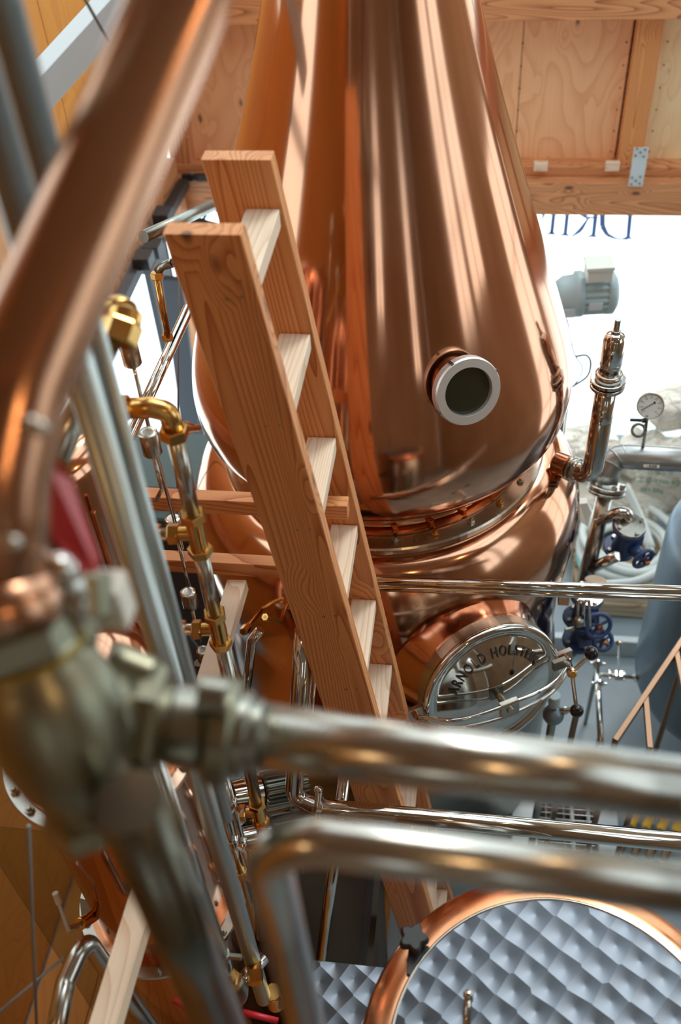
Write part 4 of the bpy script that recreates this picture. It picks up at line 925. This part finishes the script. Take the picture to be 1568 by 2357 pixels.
# grey tank
TA = Vector((1.24, 2.92, 0)); TR = .42
tk = thing('grey_tank', 'large blue-grey steel tank at the right edge', 'tank', TA)
MB().lathe(TA, (0, 0, 1), cr([(.02, .18), (.2, .20), (.33, .27), (.40, .38), (.42, .5), (.42, .9), (.42, 1.3)]) + [(.40, 1.36), (.3, 1.42), (.02, 1.46)], 96).build('tank_shell', TANKM, tk)
for k_ in range(3): a_ = 2.2 + k_ * 2.09; p = TA + Vector((math.cos(a_), math.sin(a_), 0)) * .3; MB().cyl(p, p + Vector((0, 0, .3)), .025, 16).build('leg', STEEL_D, tk)
# sanitary pipework on the floor
sp_ = thing('floor_manifold', 'thin steel pipe manifold with clamps on the floor in front of the tank', 'pipe', Zp(1380, 1640, .35))
pz = .45
MB().tube([Zp(1372, 1520, pz), Zp(1378, 1600, pz), Zp(1384, 1720, pz)], .014).build('main_pipe', STEEL, sp_)
MB().tube([Zp(1376, 1552, pz), Zp(1480, 1560, pz)], .010).build('branch_pipe', STEEL, sp_)
for (px, py) in ((1376, 1527), (1379, 1573)): c_ = Zp(px, py, pz); MB().cyl(c_ - Vector((0, .006, 0)), c_ + Vector((0, .006, 0)), .024, 20).cyl(c_ - Vector((.035, 0, 0)), c_ + Vector((.035, 0, 0)), .007, 10).build('clamp', STEEL, sp_)
for (px, py) in ((1403, 1553), (1436, 1556), (1462, 1558)): c_ = Zp(px, py, pz); MB().cyl(c_ - Vector((.006, 0, 0)), c_ + Vector((.006, 0, 0)), .019, 18).cyl(c_ - Vector((0, .025, 0)), c_ + Vector((0, .025, 0)), .006, 8).build('clamp', STEEL, sp_)
c_ = Zp(1424, 1555, pz); MB().box(c_, .016, .016, .018).cyl(c_, D(1426, 1482, 3.45), .007, 10).sphere(D(1426, 1480, 3.45), .011, 12, 8).build('lever_valve', STEEL, sp_)
for (px, py) in ((1374, 1540), (1382, 1690)): c_ = Zp(px, py, pz); MB().cyl(c_, Vector((c_.x, c_.y, 0)), .01, 10).build('support', STEEL_D, sp_)
# brown bar trestle
bt = thing('bar_trestle', 'brown metal bar frame in front of the grey tank', 'frame', Zp(1490, 1640, 0))
zt2 = 1.25; bars = [((1415, 1708), (1600, 1432)), ((1486, 1604), (1496, 1725)), ((1556, 1500), (1575, 1590))]
for i, (a_, b_) in enumerate(bars):
    a3, b3 = Zp(*a_, zt2), Zp(*b_, zt2); board('bar', a3, b3, .024 if i else .032, .02, (0, 0, 1), BROWNM, bt)
for (px, py) in ((1418, 1703), (1496, 1722), (1600, 1434)): c_ = Zp(px, py, zt2 - .01); MB().cyl(c_, Vector((c_.x, c_.y, 0)), .012, 10).build('leg', BROWNM, bt)
board('leg', D(1328, 1640, 3.6), Vector((D(1300, 1720, 3.75).x, D(1300, 1720, 3.75).y, .0)), .02, .02, (1, 0, 0), BROWNM, bt)
fp = thing('float_pump', 'round blue-grey pump housing behind the lower black knob', 'pump', D(1274, 1645, 3.45))
MB().sphere(D(1274, 1645, 3.45), .037, 24, 16).build('housing', TANKM, fp); MB().cyl(D(1276, 1622, 3.42), D(1277, 1600, 3.38), .02).build('cap', MOTOR, fp)
MB().cyl(D(1290, 1636, 3.43), D(1320, 1634, 3.4), .009).hexn(D(1298, 1636, 3.43), D(1306, 1635, 3.43), .014).build('nozzle', STEEL, fp)
q = D(1274, 1645, 3.45); MB().cyl(q, Vector((q.x, q.y, 0)), .015, 12).build('stand', STEEL_D, fp)
# skirting duct on the floor (pale step)
tag(MB().box((1.0, 3.35, .06), .9, .02, .06).build('floor_kerb', PALE), 'low pale kerb on the floor between the blue valves and the tank', 'kerb')

# ================================================================ LEFT BACKGROUND
tr = thing('track_light', 'black track spotlight rail at the top of the left glazing', 'lamp', Yp(450, 408, 4.85))
MB().box(Yp(470, 408, 4.86), .12, .012, .018).build('rail', BLACK_M, tr)
for px in (442, 447): MB().cyl(Yp(px, 398 + (px - 442) * 4, 4.84), Yp(px, 398 + (px - 442) * 4, 4.83), .008, 10).build('bolt', STEEL_D, tr)
s2 = thing('spotlight', 'black spotlight between the ladder stiles and the window', 'lamp', Yp(470, 520, 4.6))
MB().cyl(Yp(447, 512, 4.6), Yp(495, 530, 4.55), .035, 20).build('lamp_head', BLACK_M, s2); sq_ = Yp(465, 510, 4.6); MB().cyl(sq_, Vector((sq_.x, WY - .1, zb0 + .06)), .008, 10).build('bracket', BLACK_M, s2)
for i, (a_, b_) in enumerate((((425, 420), (378, 505)), ((378, 505), (330, 600)), ((335, 575), (272, 705)))):
    t_ = board('rail_section', Xp(*a_, XL + .12), Xp(*b_, XL + .12), .05, .05, (0, 0, 1), (BLACK_M, DARKM, DARKM)[i], None)
    tag(t_, ('black rail section in the far corner above the left glazing', 'dark rail section half way along the left glazing', 'dark rail section nearest the copper arm')[i], 'rail')
for i, (px, py) in enumerate(((375, 497), (352, 572), (330, 598))):
    tag(MB().box(Xp(px, py, XL + .16), .04, .05, .03).build('black_clamp', BLACK_M), ('upper black clamp on the left rail', 'middle black clamp on the left rail', 'lowest black clamp on the left rail')[i], 'clamp')
pipe('conduit', 'silver conduit crossing behind the top of the ladder', [D(330, 545, 3.0), D(430, 500, 3.2), D(500, 468, 3.35)], .019, STEEL_D, .1)
hb = Xp(378, 700, XL + .06)
tag(MB().box(hb, .012, .16, .28).box((hb.x - .02, hb.y, hb.z + .29), .05, .17, .01).build('hanging_banner', DARKM), 'dark grey banner hanging in the left glazing', 'banner')
tag(board('dark_post', Yp(398, 640, 4.2), Yp(442, 1000, 4.2) - Vector((0, 0, .0)), .10, .04, (1, 0, 0), DARKM), 'dark slate post behind the left edge of the still', 'post')
bs = thing('brass_sprig_pipe', 'thin brass pipe with small tap in front of the left window', 'pipe', D(385, 780, 2.6))
MB().tube([D(362, 640, 2.45), D(386, 775, 2.6)], .009, seg=14).build('pipe_section', BRASS, bs)
MB().hexn(D(360, 626, 2.44), D(363, 642, 2.45), .016).hexn(D(384, 768, 2.6), D(387, 784, 2.61), .015).build('nut', BRASS, bs)
MB().tube([D(362, 625, 2.44), D(375, 612, 2.43), D(398, 605, 2.41)], .011, .01).build('tap_body', STEEL_D, bs); MB().sphere(D(404, 603, 2.40), .010, sq=(1.3, 1, 1)).build('tap_knob', BLACK, bs)
for i, dx in enumerate((0, 14)): pipe('slant_tube', ('left of two slanting steel tubes against the left window', 'right of two slanting steel tubes against the left window')[i], [D(430 + dx, 705, 2.9), D(290 + dx, 1010, 2.6)], .0085, STEEL, cat='tube')
tag(MB().tube([D(412, 640, 3.2), D(408, 1180, 3.6)], .0035, seg=8).build('hanging_cable', CABLE), 'vertical grey cable left of the still', 'cable')
md_ = thing('machine_base', 'dark teal machine housings low behind the steel weights', 'machine', Zp(360, 1200, .9))
TEAL = mat('dark_teal', srgb(70, 90, 92), .5)
MB().box(D(370, 1080, 4.3), .25, .18, .06).build('housing', TEAL, md_); MB().box(D(372, 1145, 4.3), .24, .2, .07).build('housing', TEAL, md_); 
bq = D(372, 1145, 4.3); MB().box((bq.x, bq.y + .02, (bq.z - .07) / 2), .22, .18, (bq.z - .07) / 2).build('base', BLACK_M, md_)
# glass screen, cables, planks at bottom left
gs = thing('glass_screen', 'large clear glass screen with stay cables, bottom left corner', 'screen', Zp(60, 2200, .6))
e0 = D(-60, 1900, 2.4); e1_ = D(255, 1935, 2.6); e2_ = D(255, 2480, 3.0); e3 = D(-60, 2480, 2.6)
MB().poly([e0, e1_, Vector((e1_.x, e1_.y, .4)), Vector((e0.x, e0.y, .4))], (0, 1, 0), .006).build('pane', GLASS_T, gs)
for i, (a_, b_, r_, lab) in enumerate(((D(66, 1900, 1.5), D(86, 2400, 1.9), .003, 'vertical steel stay cable at bottom left'), (D(-20, 2345, 1.8), D(145, 2205, 1.9), .003, 'slanting thin stay cable at bottom left'))):
    tag(MB().tube([a_, b_], r_, seg=8).build('stay_cable', CABLE), lab, 'cable')
for i, (pts, lab) in enumerate((((D(400, 2300, 2.2), D(430, 2320, 2.2), D(470, 2370, 2.2)), 'thick red hose end at the foot of the dark drop pipe'), ((D(560, 2330, 2.2), D(640, 2350, 2.2)), 'red hose between drop pipes at the bottom edge'))):
    tag(MB().tube(pts, .007, .03, 12).build('red_hose', REDC), lab, 'hose')
